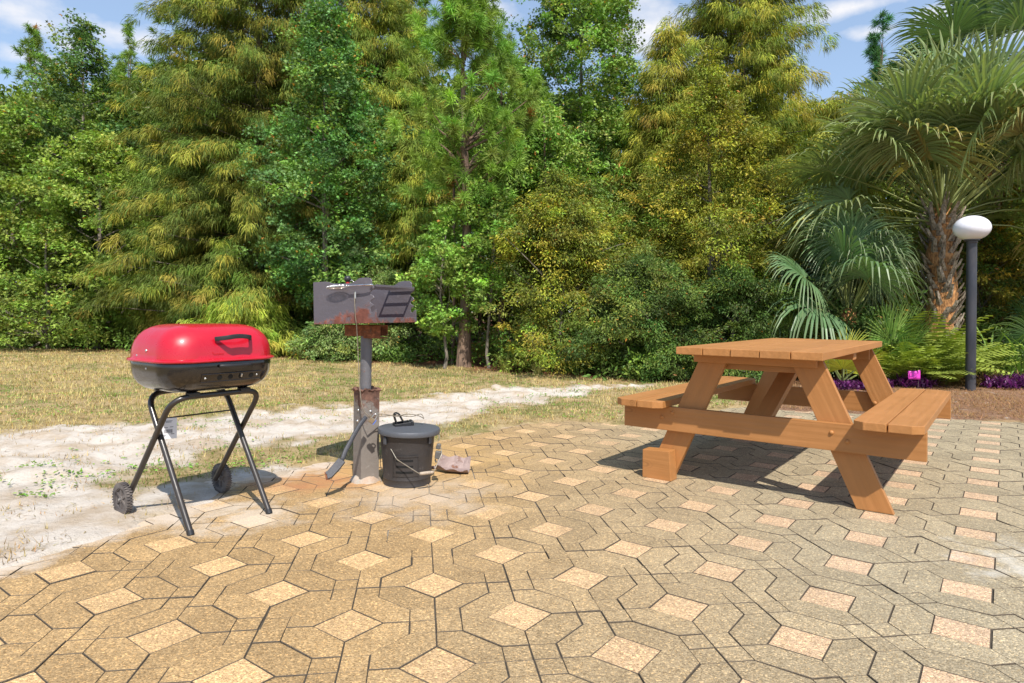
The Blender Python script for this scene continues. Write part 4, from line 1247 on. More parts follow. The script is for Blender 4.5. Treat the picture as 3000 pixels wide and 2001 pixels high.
def broadleaf(name, label, cat, X, Y, H, Rr, z0, col, leaf=.075, nclump=300, per=60, cs=.22, prof='egg', mat_bark=None, kind='lobed', trunk=.08, group=None, col2=None, irr=.28, fill=.25, lean=(0, 0), nlimb=34, asp=1.0, hue=.1, rz=None):
    o = thing(name, label, cat, (X, Y, 0), rng.random() * 6 if rz is None else rz, group)
    C0 = crown_points(H, z0, Rr, nclump, prof, irr, fill)
    C0[:, 0] += lean[0] * C0[:, 2] / H; C0[:, 1] += lean[1] * C0[:, 2] / H
    build_trunk(o, mat_bark or BARK_GREY, H, trunk, C0, nlimb, lean, z0)
    n = nclump * per
    ci = np.repeat(np.arange(nclump), per)
    szs = cs * (.42 + .75 * rng.random(nclump))
    off = sph(n) * (rng.random((n, 1)) ** .45) * szs[ci][:, None] * np.array([1.15, 1.15, .62])
    P = C0[ci] + off
    P[:, 2] = np.maximum(P[:, 2], .03)
    outw = unit(C0[ci] * np.array([1, 1, 0]) + 1e-6) * .5 + off / szs[ci][:, None] * .7
    D = outw + rng.normal(size=(n, 3)) * .55; D[:, 2] -= .25
    Nn = rng.normal(size=(n, 3)) * .55 + unit(outw) * .5 + np.array([0, 0, .75])
    cc = jitcol(col, nclump, .07, .26)
    if col2 is not None:
        msk = rng.random(nclump) < .36; cc[msk] = jitcol(col2, msk.sum(), .07, .2)
    C = np.clip(cc[ci] * (1 + rng.normal(size=(n, 1)) * .2) * (1 + rng.normal(size=(n, 3)) * hue * .6), .004, .9)
    odd = rng.random(n) < .012
    C[odd] = jitcol((.30, .14, .04), odd.sum())
    L = leaf * (.6 + .7 * rng.random(n))
    if kind == 'lobed': V, F, C = lobed_leaves(P, D, Nn, L * 1.15, C)
    else: V, F, C = leaf_quads(P, D, Nn, L * asp, L * .5, C)
    np_mesh('crown', V, [F], LEAF, o, C)
    return o

def cypress(name, label, X, Y, H, Rr, z0=.3, col=(.12, .14, .028), col2=(.2, .17, .035), dens=1.0, lean=(0, 0), group=None, trunk=.13, droop=1.0, cw=.012):
    o = thing(name, label, 'cypress', (X, Y, 0), rng.random() * 6, group)
    nb_ = int(29 * H * dens); cl = []; ends = []
    for i in range(nb_):
        t = (i + rng.random()) / nb_; t = t ** 1.0
        z = z0 + (H - z0 - .1) * t
        L = Rr * ((1 - t) ** .6 + .06) * (.62 + .5 * rng.random()) * min(1, .55 + t * 5)
        az = rng.random() * 2 * PI
        d = np.array([math.cos(az), math.sin(az), 0]); s_ = np.array([-d[1], d[0], 0])
        up = .12 + .35 * t
        nst = max(2, int(L / .20))
        for k in range(nst):
            u = (k + 1) / nst
            if u < .22 and L > .8: continue
            q = np.array([0, 0, z]) + d * L * u + np.array([0, 0, L * (up * u - .38 * u * u)])
            wd = L * .32 * (1.05 - u) + .08
            for r_ in range(2 if wd > .2 else 1):
                cl.append((*(q + s_ * wd * rng.normal() * .7 + np.array([0, 0, rng.normal() * .05])), d[0], d[1], u, i))
        ends.append(np.array([0, 0, z]) + d * L * .9 + np.array([0, 0, L * (up * .9 - .3)]))
    cl = np.array(cl)
    cl[:, 0] += lean[0] * cl[:, 2] / H; cl[:, 1] += lean[1] * cl[:, 2] / H
    nc_ = len(cl); per = 68
    cc = np.where(rng.random((nc_, 1)) < .38, jitcol(col2, nc_, .07, .16), jitcol(col, nc_, .07, .18))
    bt = (rng.random(nb_) * .5 + .75)[cl[:, 6].astype(int)][:, None]; cc = cc * bt
    ci = np.repeat(np.arange(nc_), per); n = len(ci)
    sz = .155 + .06 * rng.random(nc_)
    off = sph(n) * rng.random((n, 1)) ** .5 * sz[ci][:, None] * np.array([1, 1, .55])
    P = cl[ci, :3] + off
    D = np.stack([cl[ci, 3], cl[ci, 4], np.zeros(n)], 1) * .55 + off / sz[ci][:, None] * .75 + rng.normal(size=(n, 3)) * .25
    D[:, 2] -= .28
    C = np.clip(cc[ci] * (1 + rng.normal(size=(n, 1)) * .16) * (1 + rng.normal(size=(n, 3)) * .05), .004, .9)
    L = .115 * (.6 + .8 * rng.random(n))
    V, F4, F3, C = strips(P, D, L, np.full(n, cw), droop, C)
    P2 = V[:, 2]; V[:, 2] = np.maximum(P2, .02)
    np_mesh('crown', V, [F4, F3], NEEDLE, o, C)
    b = MB(); b.tube([(0, 0, -.05), (lean[0] * .3, lean[1] * .3, H * .3), (lean[0] * .95, lean[1] * .95, H * .97)], [trunk * 1.3, trunk * .8, .01], 10)
    for e2 in ends[::2]:
        z = max(.2, e2[2] - .1 * np.hypot(e2[0], e2[1]))
        b.tube([(lean[0] * z / H, lean[1] * z / H, z), tuple(e2 * .5 + np.array([0, 0, z + .06]) * .5), tuple(e2)], [.022, .014, .004], 4)
    b.build('trunk', BARK_GREY, o, smooth=50)
    return o

def pine(name, label, X, Y, H, Rr, z0, col=(.06, .13, .022), ntuft=260, group=None, trunk=.11, lean=(0, 0), nl=.24, per=110, prof='egg', w=.010):
    o = thing(name, label, 'pine tree', (X, Y, 0), rng.random() * 6, group)
    C0 = crown_points(H, z0, Rr, ntuft, prof, .3, .3)
    C0[:, 0] += lean[0] * C0[:, 2] / H; C0[:, 1] += lean[1] * C0[:, 2] / H
    build_trunk(o, BARK_PINE, H, trunk, C0, 60, lean, z0)
    ci = np.repeat(np.arange(ntuft), per); n = len(ci)
    ax = unit(C0 * np.array([1, 1, 0])) * .7 + np.array([0, 0, .75]) + rng.normal(size=(ntuft, 3)) * .15; ax = unit(ax)
    D = unit(sph(n) + ax[ci] * .75)
    P = C0[ci] + ax[ci] * (rng.random((n, 1)) - .6) * .16
    cc = jitcol(col, ntuft, .08, .18)
    C = np.clip(cc[ci] * (1 + rng.normal(size=(n, 1)) * .16), .004, .9)
    brn = rng.random(ntuft) < .012; C[brn[ci]] = np.array((.22, .11, .035))
    L = nl * (.7 + .45 * rng.random(n))
    V, F4, F3, C = strips(P, D, L, np.full(n, w), .28, C)
    np_mesh('crown', V, [F4, F3], NEEDLE, o, C)
    return o

def fan_leaf(acc_, Pb, d, lp_, size, nseg=40, droop=.5, col=(.10, .15, .07), spread=118, fold=.22, petr=.011, pcol=(.20, .24, .06), roll=0.0):
    d = Vector(d).normalized(); Pb = Vector(Pb)
    # petiole bends down a little
    mid = Pb + d * lp_ * .55; Q = Pb + d * lp_ + Vector((0, 0, -.10 * lp_ * (1 - abs(d.z))))
    acc_['pet'].append((Pb, mid, Q, petr))
    d2 = (Q - mid).normalized(); d2 = (d2 + Vector((0, 0, -.18 * (1 - abs(d2.z))))).normalized()
    s_ = d2.cross(Vector((0, 0, 1)))
    if s_.length < .1: s_ = d2.cross(Vector((0, 1, 0)))
    s_.normalize(); s_ = (Matrix.Rotation(roll, 3, d2) @ s_)
    n_ = s_.cross(d2).normalized()
    d2, s_, n_ = np.array(d2), np.array(s_), np.array(n_)
    Q = np.array(Q)
    th = np.linspace(-spread, spread, nseg) * PI / 180 + rng.normal(size=nseg) * .012
    ts = np.array([.02, .2, .4, .58, .76, .9, 1.0])
    wprof = np.array([.05, .5, .92, .9, .62, .34, .04])
    for a_ in th:
        dr = math.cos(a_) * d2 + math.sin(a_) * s_
        Ls = size * (.72 + .28 * max(-.4, math.cos(a_))) * rng.uniform(.9, 1.08)
        sd_ = -math.sin(a_) * d2 + math.cos(a_) * s_
        dro = droop * rng.uniform(.75, 1.3)
        wd = size * .36 * (2 * spread * PI / 180) / nseg * 1.0
        # costa: central segments start further out and curve down
        rows = []
        for t, wp_ in zip(ts, wprof):
            q = Q + dr * Ls * t * (1 - .18 * dro * t * t) + n_ * (fold * abs(math.sin(a_)) * Ls * t * (1 - t * .5)) + np.array([0, 0, -1]) * Ls * dro * (t ** 3.0) * .62
            ww = min(wd * wp_, wd * (t + .1) * 2.2)
            rows += [q - sd_ * ww * .5 + n_ * ww * .22, q, q + sd_ * ww * .5 + n_ * ww * .22]
        acc_['seg'].append(np.array(rows))
        c = np.array(col) * (1 + rng.normal() * .13) * (1 + rng.normal(size=3) * .04)
        acc_['col'].append(np.clip(c, .005, .9))
def fan_build(acc_, parent, name='frond'):
    Sg = np.array(acc_['seg']); n = len(Sg); nr = 7
    V = Sg.reshape(-1, 3); F = []
    for r_ in range(nr - 1):
        for c_ in range(2):
            a0 = r_ * 3 + c_; F.append([a0, a0 + 1, a0 + 4, a0 + 3])
    F = np.array(F); Fa = (np.arange(n)[:, None, None] * (nr * 3) + F[None]).reshape(-1, 4)
    tint = np.linspace(0, 1, nr) ** 3
    Cc = np.array(acc_['col'])[:, None, :] * (1 - tint[None, :, None]) + (np.array(acc_['col'])[:, None, :] * .5 + np.array((.22, .19, .10)) * .5) * tint[None, :, None]
    Cc = np.repeat(Cc, 3, 1).reshape(-1, 3)
    fo = np_mesh(name, V, [Fa], PALM, parent, Cc)
    b = MB()
    for (a_, m_, q_, r_) in acc_['pet']:
        b.tube([a_, m_, q_, q_ + (q_ - m_) * .25], [r_ * 1.4, r_, r_ * .8, r_ * .2], 5)
    b.build('petiole', simple('petiole_green', (.20, .23, .07), .45, 0, .2, 8), fo, smooth=50)
    return fo

def cabbage_palm(label, X, Y, Ht, nleaf=34, size=1.0, lp_=1.0, trunk=.17, col=(.10, .155, .075), boots=True, rz=0, name='cabbage_palm', emin=-38, emax=80, azr=None, group=None, droop=.55, clear=False, keep_off=False):
    o = thing(name, label, 'palm', (X, Y, 0), rz, group)
    if Ht > .5:
        b = MB(); n = 14
        b.tube([(.02 * math.sin(k), .02 * math.cos(k * 1.3), -.05 + (Ht + .1) * k / n) for k in range(n + 1)], [trunk * (.95 if k < n - 3 else .8) * (1 + .05 * math.sin(k * 2.1)) for k in range(n + 1)], 14)
        tr = b.build('trunk', BARK_FIBRE, o, smooth=50)
        if boots:
            b = MB()
            rows = int(Ht / .085)
            for i in range(rows):
                z = .05 + i * .085
                for k in range(5):
                    a_ = 2 * PI * (k + .5 * (i % 2)) / 5 + rnd.uniform(-.2, .2)
                    r0 = trunk * .88; ln = rnd.uniform(.15, .25) * (1.1 if z > Ht - .5 else 1); wd = rnd.uniform(.045, .062)
                    od = Vector((math.cos(a_), math.sin(a_), 0)); sdv = Vector((-od.y, od.x, 0)) * (1 if (k + i) % 2 else 1)
                    lean_ = sdv * rnd.uniform(-.035, .035)
                    base = od * r0 + Vector((0, 0, z))
                    tip = od * (r0 + rnd.uniform(.08, .16)) + Vector((0, 0, z + ln)) + lean_ * 2
                    vs = []
                    for q, w_, t_ in ((base, wd, .02), (base.lerp(tip, .5) + od * .012, wd * .72, .022), (tip, wd * .5, .012)):
                        vs += [q - sdv * w_ - od * t_ * .4, q + od * t_ * .6, q + sdv * w_ - od * t_ * .4, q - od * t_]
                    fs = []
                    for r_ in range(2):
                        for c_ in range(4): fs.append((r_ * 4 + c_, r_ * 4 + (c_ + 1) % 4, r_ * 4 + 4 + (c_ + 1) % 4, r_ * 4 + 4 + c_))
                    fs += [(3, 2, 1, 0), (8, 9, 10, 11)]
                    b.add(vs, fs)
            b.build('leaf_bases', BARK_PALM, tr)
    acc_ = {'seg': [], 'pet': [], 'col': []}
    for i in range(nleaf):
        t = (i + .5) / nleaf
        az = i * 2.399963 + rng.normal() * .15
        if azr is not None: az = azr[0] + (azr[1] - azr[0]) * rng.random()
        el = R(emax + (emin - emax) * t ** .85) + rng.normal() * .07
        if keep_off and math.cos(az + rz) > -.1: el = max(el, R(62))
        if clear and math.sin(az + rz) < -.25: el = max(el, R(44))
        d = (math.cos(az) * math.cos(el), math.sin(az) * math.cos(el), math.sin(el))
        base = (d[0] * trunk * .5, d[1] * trunk * .5, Ht + .12 - .35 * t if Ht > .5 else .05 + .1 * (1 - t))
        cc = np.array(col) * rng.uniform(.8, 1.25)
        if t > .93 and Ht > 1: cc = np.array((.26, .22, .10))
        fan_leaf(acc_, base, d, lp_ * rng.uniform(.8, 1.15), size * rng.uniform(.85, 1.12), 40, droop * (.6 + .8 * t), cc, roll=rng.normal() * .35)
    fan_build(acc_, o)
    return o

# ------------------------------------------------------------------ palms
cabbage_palm('large cabbage palm with a criss-cross booted trunk and drooping grey-green fans behind the lamp', VX(2160, 9.6), 9.6, 2.5, 72, 1.3, 1.45, .195, rz=.4, emin=-6, emax=86, clear=True, col=(.17, .215, .115), droop=.44)
cabbage_palm('taller dark cabbage palm whose crown leaves the photo at the top right corner', VX(2275, 11.6), 11.6, 5.1, 40, 1.25, 1.2, .17, col=(.075, .12, .07), rz=2.1, emin=-35)
cabbage_palm('low dark blue-green fan palm drooping behind the far end of the table', VX(1945, 9.3), 9.3, .95, 30, .95, .85, .15, col=(.07, .12, .07), rz=1.2, name='fan_palm', emin=12, emax=82, boots=False, droop=.8, keep_off=True)
cabbage_palm('small pale fan palm at the left of the palms, before the yellow oak', VX(1790, 9.5), 9.5, 0.25, 20, .62, .62, .1, col=(.13, .19, .075), rz=.3, name='fan_palm', emin=22, emax=78)
cabbage_palm('young upright fan palm between the booted trunk and the table', VX(2040, 8.9), 8.9, 0.2, 5, .75, .5, .08, col=(.16, .25, .07), rz=2.0, name='fan_palm', emin=55, emax=85, droop=.15)
cabbage_palm('small yellow-green palmetto showing under the picnic table', VX(1935, 8.3), 8.3, 0.1, 6, .42, .28, .05, col=(.34, .33, .05), rz=.9, name='palmetto', emin=25, emax=75, droop=.25)
cabbage_palm('fan palm seedling at the right edge beyond the lamp post', VX(2420, 9.6), 9.6, 0.3, 10, .75, .7, .08, col=(.08, .14, .06), rz=2.9, name='fan_palm', emin=20, emax=75)

# ------------------------------------------------------------------ trees, left to right
GUM = (.12, .165, .04); GUMD = (.065, .115, .042); GUMB = (.18, .235, .055)
PINEC = (.13, .19, .045)
# back row of pines
for (vx, Y, top, r_, lb) in [(-40, 21, 195, 2.1, 'broad longleaf pine cut by the left edge of the photo behind the gum trees'),
                             (75, 25, 118, 2.0, 'distant pine rising behind the far left gum trees'),
                             (150, 24, 185, 1.7, 'dark pine just right of the far left gum tops'),
                             (290, 22, 128, 1.9, 'round-topped pine between the left gums and the big cypress'),
                             (385, 20, 75, 1.6, 'yellowish pine standing against the left side of the big cypress')]:
    pine('pine_tree', lb, VX(vx, Y), Y, VZ(top, Y, vx), r_, 2.5, PINEC if vx != 150 else (.06, .12, .03), 520, 'pines behind the wood edge', per=80, nl=.25, w=.014)
broadleaf('sweetgum_tree', 'tall dark-topped sweetgum at the far left, crown top against the clouds', 'tree', VX(185, 17), 17, VZ(105, 17, 185), 1.8, 1.2, GUMD, .10, 460, 70, .3, group='sweetgum trees', col2=GUM)
broadleaf('sweetgum_tree', 'leafy sweetgum filling the left edge of the photo', 'tree', VX(25, 15.2), 15.2, VZ(290, 15.2, 25), 2.0, .5, GUM, .095, 560, 70, .27, group='sweetgum trees', col2=GUMB, irr=.4)
broadleaf('sweetgum_tree', 'bright green sweetgum left of the big cypress', 'tree', VX(225, 15), 15, VZ(310, 15, 225), 1.7, .5, GUMB, .095, 480, 70, .26, group='sweetgum trees', col2=GUM)
broadleaf('sweetgum_tree', 'low bushy sweetgum at lower left in front of the taller gums', 'tree', VX(110, 14.4), 14.4, VZ(520, 14.4, 110), 1.6, .2, GUM, .085, 360, 60, .26, group='sweetgum trees', col2=GUMB, prof='dome', trunk=.06)
# cypresses
cypress('bald_cypress', 'huge olive-green bald cypress with drooping feathery branches filling the left centre', VX(590, 15.2), 15.2, VZ(-520, 15.2, 590), 3.3, .25, col=(.085, .115, .028), col2=(.20, .19, .042), group='bald cypresses', dens=1.15)
cypress('bald_cypress', 'yellow-green bald cypress behind the sweetgum, right of the biggest one', VX(855, 16.2), 16.2, VZ(-330, 16.2, 855), 2.5, .6, col=(.12, .155, .032), col2=(.24, .23, .045), group='bald cypresses')
cypress('bald_cypress', 'slim young bald cypress left of the pine trunk', VX(950, 13.6), 13.6, VZ(300, 13.6, 950), 1.15, .9, col=(.13, .165, .035), col2=(.25, .25, .05), group='bald cypresses', dens=1.3, trunk=.06)
cypress('bald_cypress', 'low bright yellow-green cypress sapling right behind the red grill lid', VX(560, 12.7), 12.7, VZ(668, 12.7, 560), 1.35, .15, col=(.17, .21, .04), col2=(.28, .29, .06), group='bald cypresses', dens=2.4, trunk=.05, cw=.011)
broadleaf('sweetgum_tree', 'dark blue-green sweetgum in front of the cypresses above the park grill', 'tree', VX(745, 12.7), 12.7, VZ(70, 12.7, 745), 1.4, 1.1, (.075, .145, .055), .08, 760, 66, .24, group='sweetgum trees', col2=(.12, .20, .055), irr=.4, trunk=.065, lean=(-.15, 0))
broadleaf('wax_myrtle', 'rounded grey-green bush behind the park grill post', 'bush', VX(880, 12.3), 12.3, VZ(640, 12.3, 880), 1.0, .05, (.15, .20, .085), .04, 380, 120, .20, 'dome', kind='quad', trunk=.03, group='rounded bushes', col2=(.19, .24, .09), asp=1.3, irr=.4)
broadleaf('wax_myrtle', 'low grey-green bush left of the park grill post', 'bush', VX(760, 12.2), 12.2, VZ(735, 12.2, 760), .62, .05, (.14, .19, .075), .05, 180, 85, .18, 'dome', kind='quad', trunk=.02, group='rounded bushes', asp=1.3)
# pine with the visible trunk
pine('pine_tree', 'pine with a bare flaky trunk standing at the lawn edge, bright bottlebrush crown on top', VX(1065, 10.7), 10.7, VZ(-40, 10.7, 1065), 1.15, 2.5, (.15, .225, .055), 430, 'pines at the wood edge', .105, (.0, .1), .19, 120, 'egg', .009)
pine('pine_tree', 'slender pine just behind the bare-trunked one', VX(1150, 13.5), 13.5, VZ(75, 13.5, 1150), 1.1, 3.2, (.13, .20, .05), 220, 'pines at the wood edge', .07, nl=.22)
pine('pine_tree', 'pine peeking between the cypress top and the bottlebrush crown', VX(925, 18.5), 18.5, VZ(22, 18.5, 925), 1.4, 4, (.10, .2, .04), 220, 'pines behind the wood edge', nl=.28, w=.014)
broadleaf('sweetgum_tree', 'tall round-crowned sweetgum against the sky at top centre', 'tree', VX(1325, 15.5), 15.5, VZ(-110, 15.5, 1325), 1.55, 3.6, (.12, .19, .05), .09, 900, 78, .27, 'round', group='sweetgum trees', col2=(.19, .25, .07), trunk=.08)
broadleaf('willow_oak', 'mid-green oak with fine leaves right of the pine trunk', 'tree', VX(1215, 13.2), 13.2, VZ(235, 13.2, 1215), 1.75, 1.3, (.13, .20, .05), .075, 640, 70, .26, 'dome', kind='quad', trunk=.06, asp=1.2, irr=.42, fill=.35, group='oaks', col2=(.18, .25, .06))
broadleaf('sweetgum_tree', 'thin sapling with bright lobed leaves around the pine trunk', 'tree', VX(1020, 10.45), 10.45, VZ(500, 10.45, 1020), .60, .55, (.15, .23, .055), .07, 170, 50, .15, 'egg', trunk=.022, group='sweetgum trees', irr=.5)
broadleaf('sweetgum_tree', 'small sweetgum sapling between the pine trunk and the round bush', 'tree', VX(1125, 10.5), 10.5, VZ(400, 10.5, 1125), .62, .9, (.14, .215, .05), .07, 190, 48, .15, 'egg', trunk=.02, group='sweetgum trees', irr=.5)
cypress('bald_cypress', 'golden-green bald cypress at top right of centre, left of the palm', VX(1700, 14.8), 14.8, VZ(-430, 14.8, 1700), 2.4, 1.6, col=(.13, .155, .03), col2=(.27, .24, .045), group='bald cypresses', dens=1.0)
cypress('bald_cypress', 'shorter golden bald cypress left of the tall golden one', VX(1530, 14.2), 14.2, VZ(60, 14.2, 1530), 1.5, 1.5, col=(.15, .17, .033), col2=(.27, .24, .045), group='bald cypresses', dens=1.1)
cypress('bald_cypress', 'hazy yellow cypress directly behind the palm fans', VX(1930, 13.5), 13.5, VZ(215, 13.5, 1930), 1.6, .5, col=(.17, .175, .035), col2=(.26, .23, .05), group='bald cypresses', dens=1.0)
broadleaf('oak_tree', 'yellow-tinged laurel oak between the round bush and the palm', 'tree', VX(1625, 10.9), 10.9, VZ(225, 10.9, 1625), 1.45, .35, (.12, .135, .025), .048, 720, 95, .23, 'dome', kind='quad', trunk=.07, group='oaks', col2=(.235, .215, .04), asp=1.25, fill=.28, irr=.42)
broadleaf('wax_myrtle', 'big rounded olive bush with yellow tips in the centre of the wood edge', 'bush', VX(1290, 10.35), 10.35, VZ(450, 10.35, 1290), 1.22, .06, (.125, .145, .035), .042, 700, 110, .21, 'dome', kind='quad', trunk=.05, group='rounded bushes', col2=(.24, .23, .04), asp=1.3, fill=.3, irr=.42)
broadleaf('wax_myrtle', 'dark glossy bush behind the left bench of the picnic table', 'bush', VX(1490, 9.55), 9.55, VZ(600, 9.55, 1490), 1.0, .05, (.065, .10, .03), .036, 520, 120, .20, 'dome', kind='quad', trunk=.04, group='rounded bushes', col2=(.12, .15, .04), asp=1.3, irr=.45, fill=.32)
broadleaf('wax_myrtle', 'dark bush directly behind the picnic table top', 'bush', VX(1680, 9.3), 9.3, VZ(640, 9.3, 1680), .95, .05, (.06, .10, .03), .036, 480, 120, .20, 'dome', kind='quad', trunk=.04, group='rounded bushes', col2=(.11, .15, .035), asp=1.3, irr=.45, fill=.32)
broadleaf('shrub', 'dark shrub behind the low fan palm', 'bush', VX(1900, 9.9), 9.9, VZ(560, 9.9, 1900), 1.0, .05, (.06, .095, .03), .055, 330, 66, .2, 'dome', kind='quad', trunk=.04, group='rounded bushes', asp=1.3)
broadleaf('shrub', 'tangled dark shrub right of the booted palm trunk', 'bush', VX(2250, 11), 11, VZ(520, 11, 2250), 1.1, .05, (.085, .115, .03), .055, 380, 66, .2, 'dome', kind='quad', trunk=.04, group='rounded bushes', col2=(.22, .18, .035), asp=1.3)
broadleaf('shrub', 'yellowish shrub at the right edge of the photo behind the lamp', 'bush', VX(2400, 11.2), 11.2, VZ(380, 11.2, 2400), 1.3, .05, (.12, .14, .03), .06, 380, 66, .22, 'dome', kind='quad', trunk=.05, group='rounded bushes', col2=(.25, .21, .04), asp=1.3)
pine('pine_tree', 'bright green pine at the right edge between the palm fans', VX(2345, 15.5), 15.5, VZ(190, 15.5, 2345), 1.5, 2.5, (.12, .22, .03), 150, 'pines behind the wood edge', nl=.26, w=.013)
pine('pine_tree', 'small far pine top showing in the sky gap left of the palm', VX(2015, 21), 21, VZ(60, 21, 2015), .8, 5, (.05, .12, .06), 80, 'pines behind the wood edge', nl=.28, w=.014)
# slim bare trunks in the shade
for (vx, Y, r_, lb) in [(1040, 11.5, .028, 'thin bare pine pole just left of the big pine trunk'), (1000, 13.6, .05, 'dark straight trunk in the shade left of the pine'),
                        (975, 14.4, .045, 'second dark straight trunk in the shade left of the pine'), (1100, 14, .035, 'thin trunk in the gap right of the pine'),
                        (1250, 12.2, .03, 'thin trunk behind the round bush')]:
    t_ = thing('tree_trunk', lb, 'tree trunk', (VX(vx, Y), Y, 0), 0, 'bare trunks in the wood')
    b = MB(); b.tube([(0, 0, -.05), (.03, 0, 1.5), (-.04, .05, 4.6)], [r_ * 1.15, r_, r_ * .6], 8)
    for k in range(5):
        z = rnd.uniform(1.2, 4.2); a_ = rnd.uniform(0, 6.3)
        b.tube([(0, 0, z), (.25 * math.cos(a_), .25 * math.sin(a_), z + .1), (.5 * math.cos(a_), .5 * math.sin(a_), z + .05)], [.012, .008, .003], 4)
    b.build('trunk', BARK_PINE, t_, smooth=50)

# ------------------------------------------------------------------ understorey and the wood behind
def mass(name, pts_, rad, col, per, leaf, kind='quad', col2=None, flat=.8):
    C0 = np.array(pts_); nc_ = len(C0); ci = np.repeat(np.arange(nc_), per); n = len(ci)
    off = sph(n) * rng.random((n, 1)) ** .45 * rad * np.array([1.1, 1.1, flat])
    P = C0[ci] + off; P[:, 2] = np.maximum(P[:, 2], .02)
    D = off / rad + rng.normal(size=(n, 3)) * .6; Nn = rng.normal(size=(n, 3)) * .6 + np.array([0, -.3, .8])
    cc = jitcol(col, nc_, .07, .2)
    if col2 is not None: mk = rng.random(nc_) < .35; cc[mk] = jitcol(col2, mk.sum(), .07, .2)
    C = np.clip(cc[ci] * (1 + rng.normal(size=(n, 1)) * .18), .004, .9)
    L = leaf * (.6 + .7 * rng.random(n))
    V, F, C = leaf_quads(P, D, Nn, L * 1.2, L * .6, C)
    return np_mesh(name, V, [F], LEAF, None, C)
# far woods: one mass of foliage behind everything
pts_ = []
sky_line = [(-700, 230), (0, 235), (100, 240), (300, 230), (380, 180), (480, 120), (900, 130), (960, 190), (1180, 230), (1440, 250), (1500, 260), (1560, 230), (1900, 250), (2000, 260), (2100, 230), (2351, 250), (3100, 230)]
slx = np.array([a_[0] for a_ in sky_line]); sly = np.array([a_[1] for a_ in sky_line])
for i in range(11500):
    vx = rng.uniform(-700, 3100); Y = rng.uniform(17.5, 24)
    top = np.interp(vx, slx, sly) + rng.normal() * 12
    z1 = VZ(top, Y, 1175)
    pts_.append((VX(vx, Y), Y, rng.random() ** .8 * (z1 - .2) + .15))
fw = mass('far_woods', pts_, .55, (.075, .105, .032), 34, .17, col2=(.13, .16, .04))
tag(fw, 'dense mass of green woodland filling the gaps far behind the trees', 'woods', kind='stuff')
# low undergrowth along the edge of the wood
pts_ = []
edge = np.array([(-12.5, 15.0), G(0, 806), G(350, 812), G(700, 828), G(1000, 844), G(1270, 864), G(1480, 882), (2.3, 8.9), (4.0, 9.4), (7, 9.9), (12, 11)])
for i in range(900):
    k = rng.integers(0, len(edge) - 1); u = rng.random(); q = edge[k] * (1 - u) + edge[k + 1] * u
    back = .15 + 3.2 * rng.random() ** 1.4
    h = .06 + .85 * rng.random() ** 1.8 * min(1, .25 + back * .55)
    vxx = q[0] / q[1] * FPX + 1500
    if 1330 < vxx < 1440 and back < 3 : continue
    pts_.append((q[0] + rng.normal() * .2, q[1] + back + .1, h))
ug = mass('undergrowth', pts_, .2, (.09, .145, .035), 46, .06, col2=(.15, .22, .05))
tag(ug, 'low leafy undergrowth along the foot of the trees', 'undergrowth', kind='stuff')

# ------------------------------------------------------------------ bed plants
def fern_mesh(name, nf, size, col):
    segs = []; 
    Vs, Fs, Cs = [], [], []; b0 = 0
    for i in range(nf):
        az = 2 * PI * (i + rng.random() * .6) / nf; el = R(rng.uniform(48, 86)); L = size * rng.uniform(.75, 1.15)
        d = np.array([math.cos(az), math.sin(az)]); npn = 17
        c0 = np.array(col) * rng.uniform(.75, 1.2)
        prev = np.array([0, 0, 0.02]); ang = el
        for k in range(npn):
            ang -= R(62) / npn * (1.1); st_ = L / npn
            cur = prev + np.array([d[0] * math.cos(ang), d[1] * math.cos(ang), math.sin(ang)]) * st_
            tdir = unit(cur - prev); s_ = np.array([-d[1], d[0], 0])
            up_ = np.cross(s_, tdir) * -1
            pl = L * .24 * math.sin(PI * (k + 1.2) / (npn + 1.6)) ** .75
            if k > 1:
                for sg in (-1, 1):
                    dd = unit(s_ * sg + tdir * .35 - np.array([0, 0, .22])); w_ = st_ * .40
                    q0 = prev; q1 = prev + dd * pl * .55 + tdir * w_; q2 = prev + dd * pl; q3 = prev + dd * pl * .5 - tdir * w_ * .8
                    Vs += [q0, q1, q2, q3]; Fs.append([b0, b0 + 1, b0 + 2, b0 + 3]); Cs += [c0 * rng.uniform(.85, 1.15)] * 4; b0 += 4
            Vs += [prev - s_ * .003, prev + s_ * .003, cur + s_ * .002, cur - s_ * .002]; Fs.append([b0, b0 + 1, b0 + 2, b0 + 3]); Cs += [c0 * .8] * 4; b0 += 4
            prev = cur
    return np.array(Vs), np.array(Fs), np.array(Cs)
def blade_plant(nb_, L, W, col, spread=.7, droop=.6, seg=4):
    Vs, Fs, Cs = [], [], []; b0 = 0
    for i in range(nb_):
        az = rng.random() * 2 * PI; el = R(rng.uniform(90 - 75 * spread, 88)); d = np.array([math.cos(az), math.sin(az)]); l = L * rng.uniform(.6, 1.15)
        s_ = np.array([-d[1], d[0], 0]); prev = np.array([rng.normal() * .02, rng.normal() * .02, .0]); c0 = np.clip(np.array(col) * rng.uniform(.65, 1.35), .003, .9)
        ang = el; row = [prev]
        for k in range(seg):
            ang -= droop * (k + 1) / seg * .8 * rng.uniform(.7, 1.3)
            prev = prev + np.array([d[0] * math.cos(ang), d[1] * math.cos(ang), math.sin(ang)]) * l / seg; row.append(prev)
        for k, q in enumerate(row):
            w_ = W * (.7, 1, .9, .6, .05)[k] * .5 if seg == 4 else W * .5 * (1 - k / seg)
            Vs += [q - s_ * w_, q + s_ * w_]; Cs += [c0] * 2
        for k in range(seg): Fs.append([b0 + 2 * k, b0 + 2 * k + 1, b0 + 2 * k + 3, b0 + 2 * k + 2])
        b0 += 2 * (seg + 1)
    return np.array(Vs), np.array(Fs), np.array(Cs)
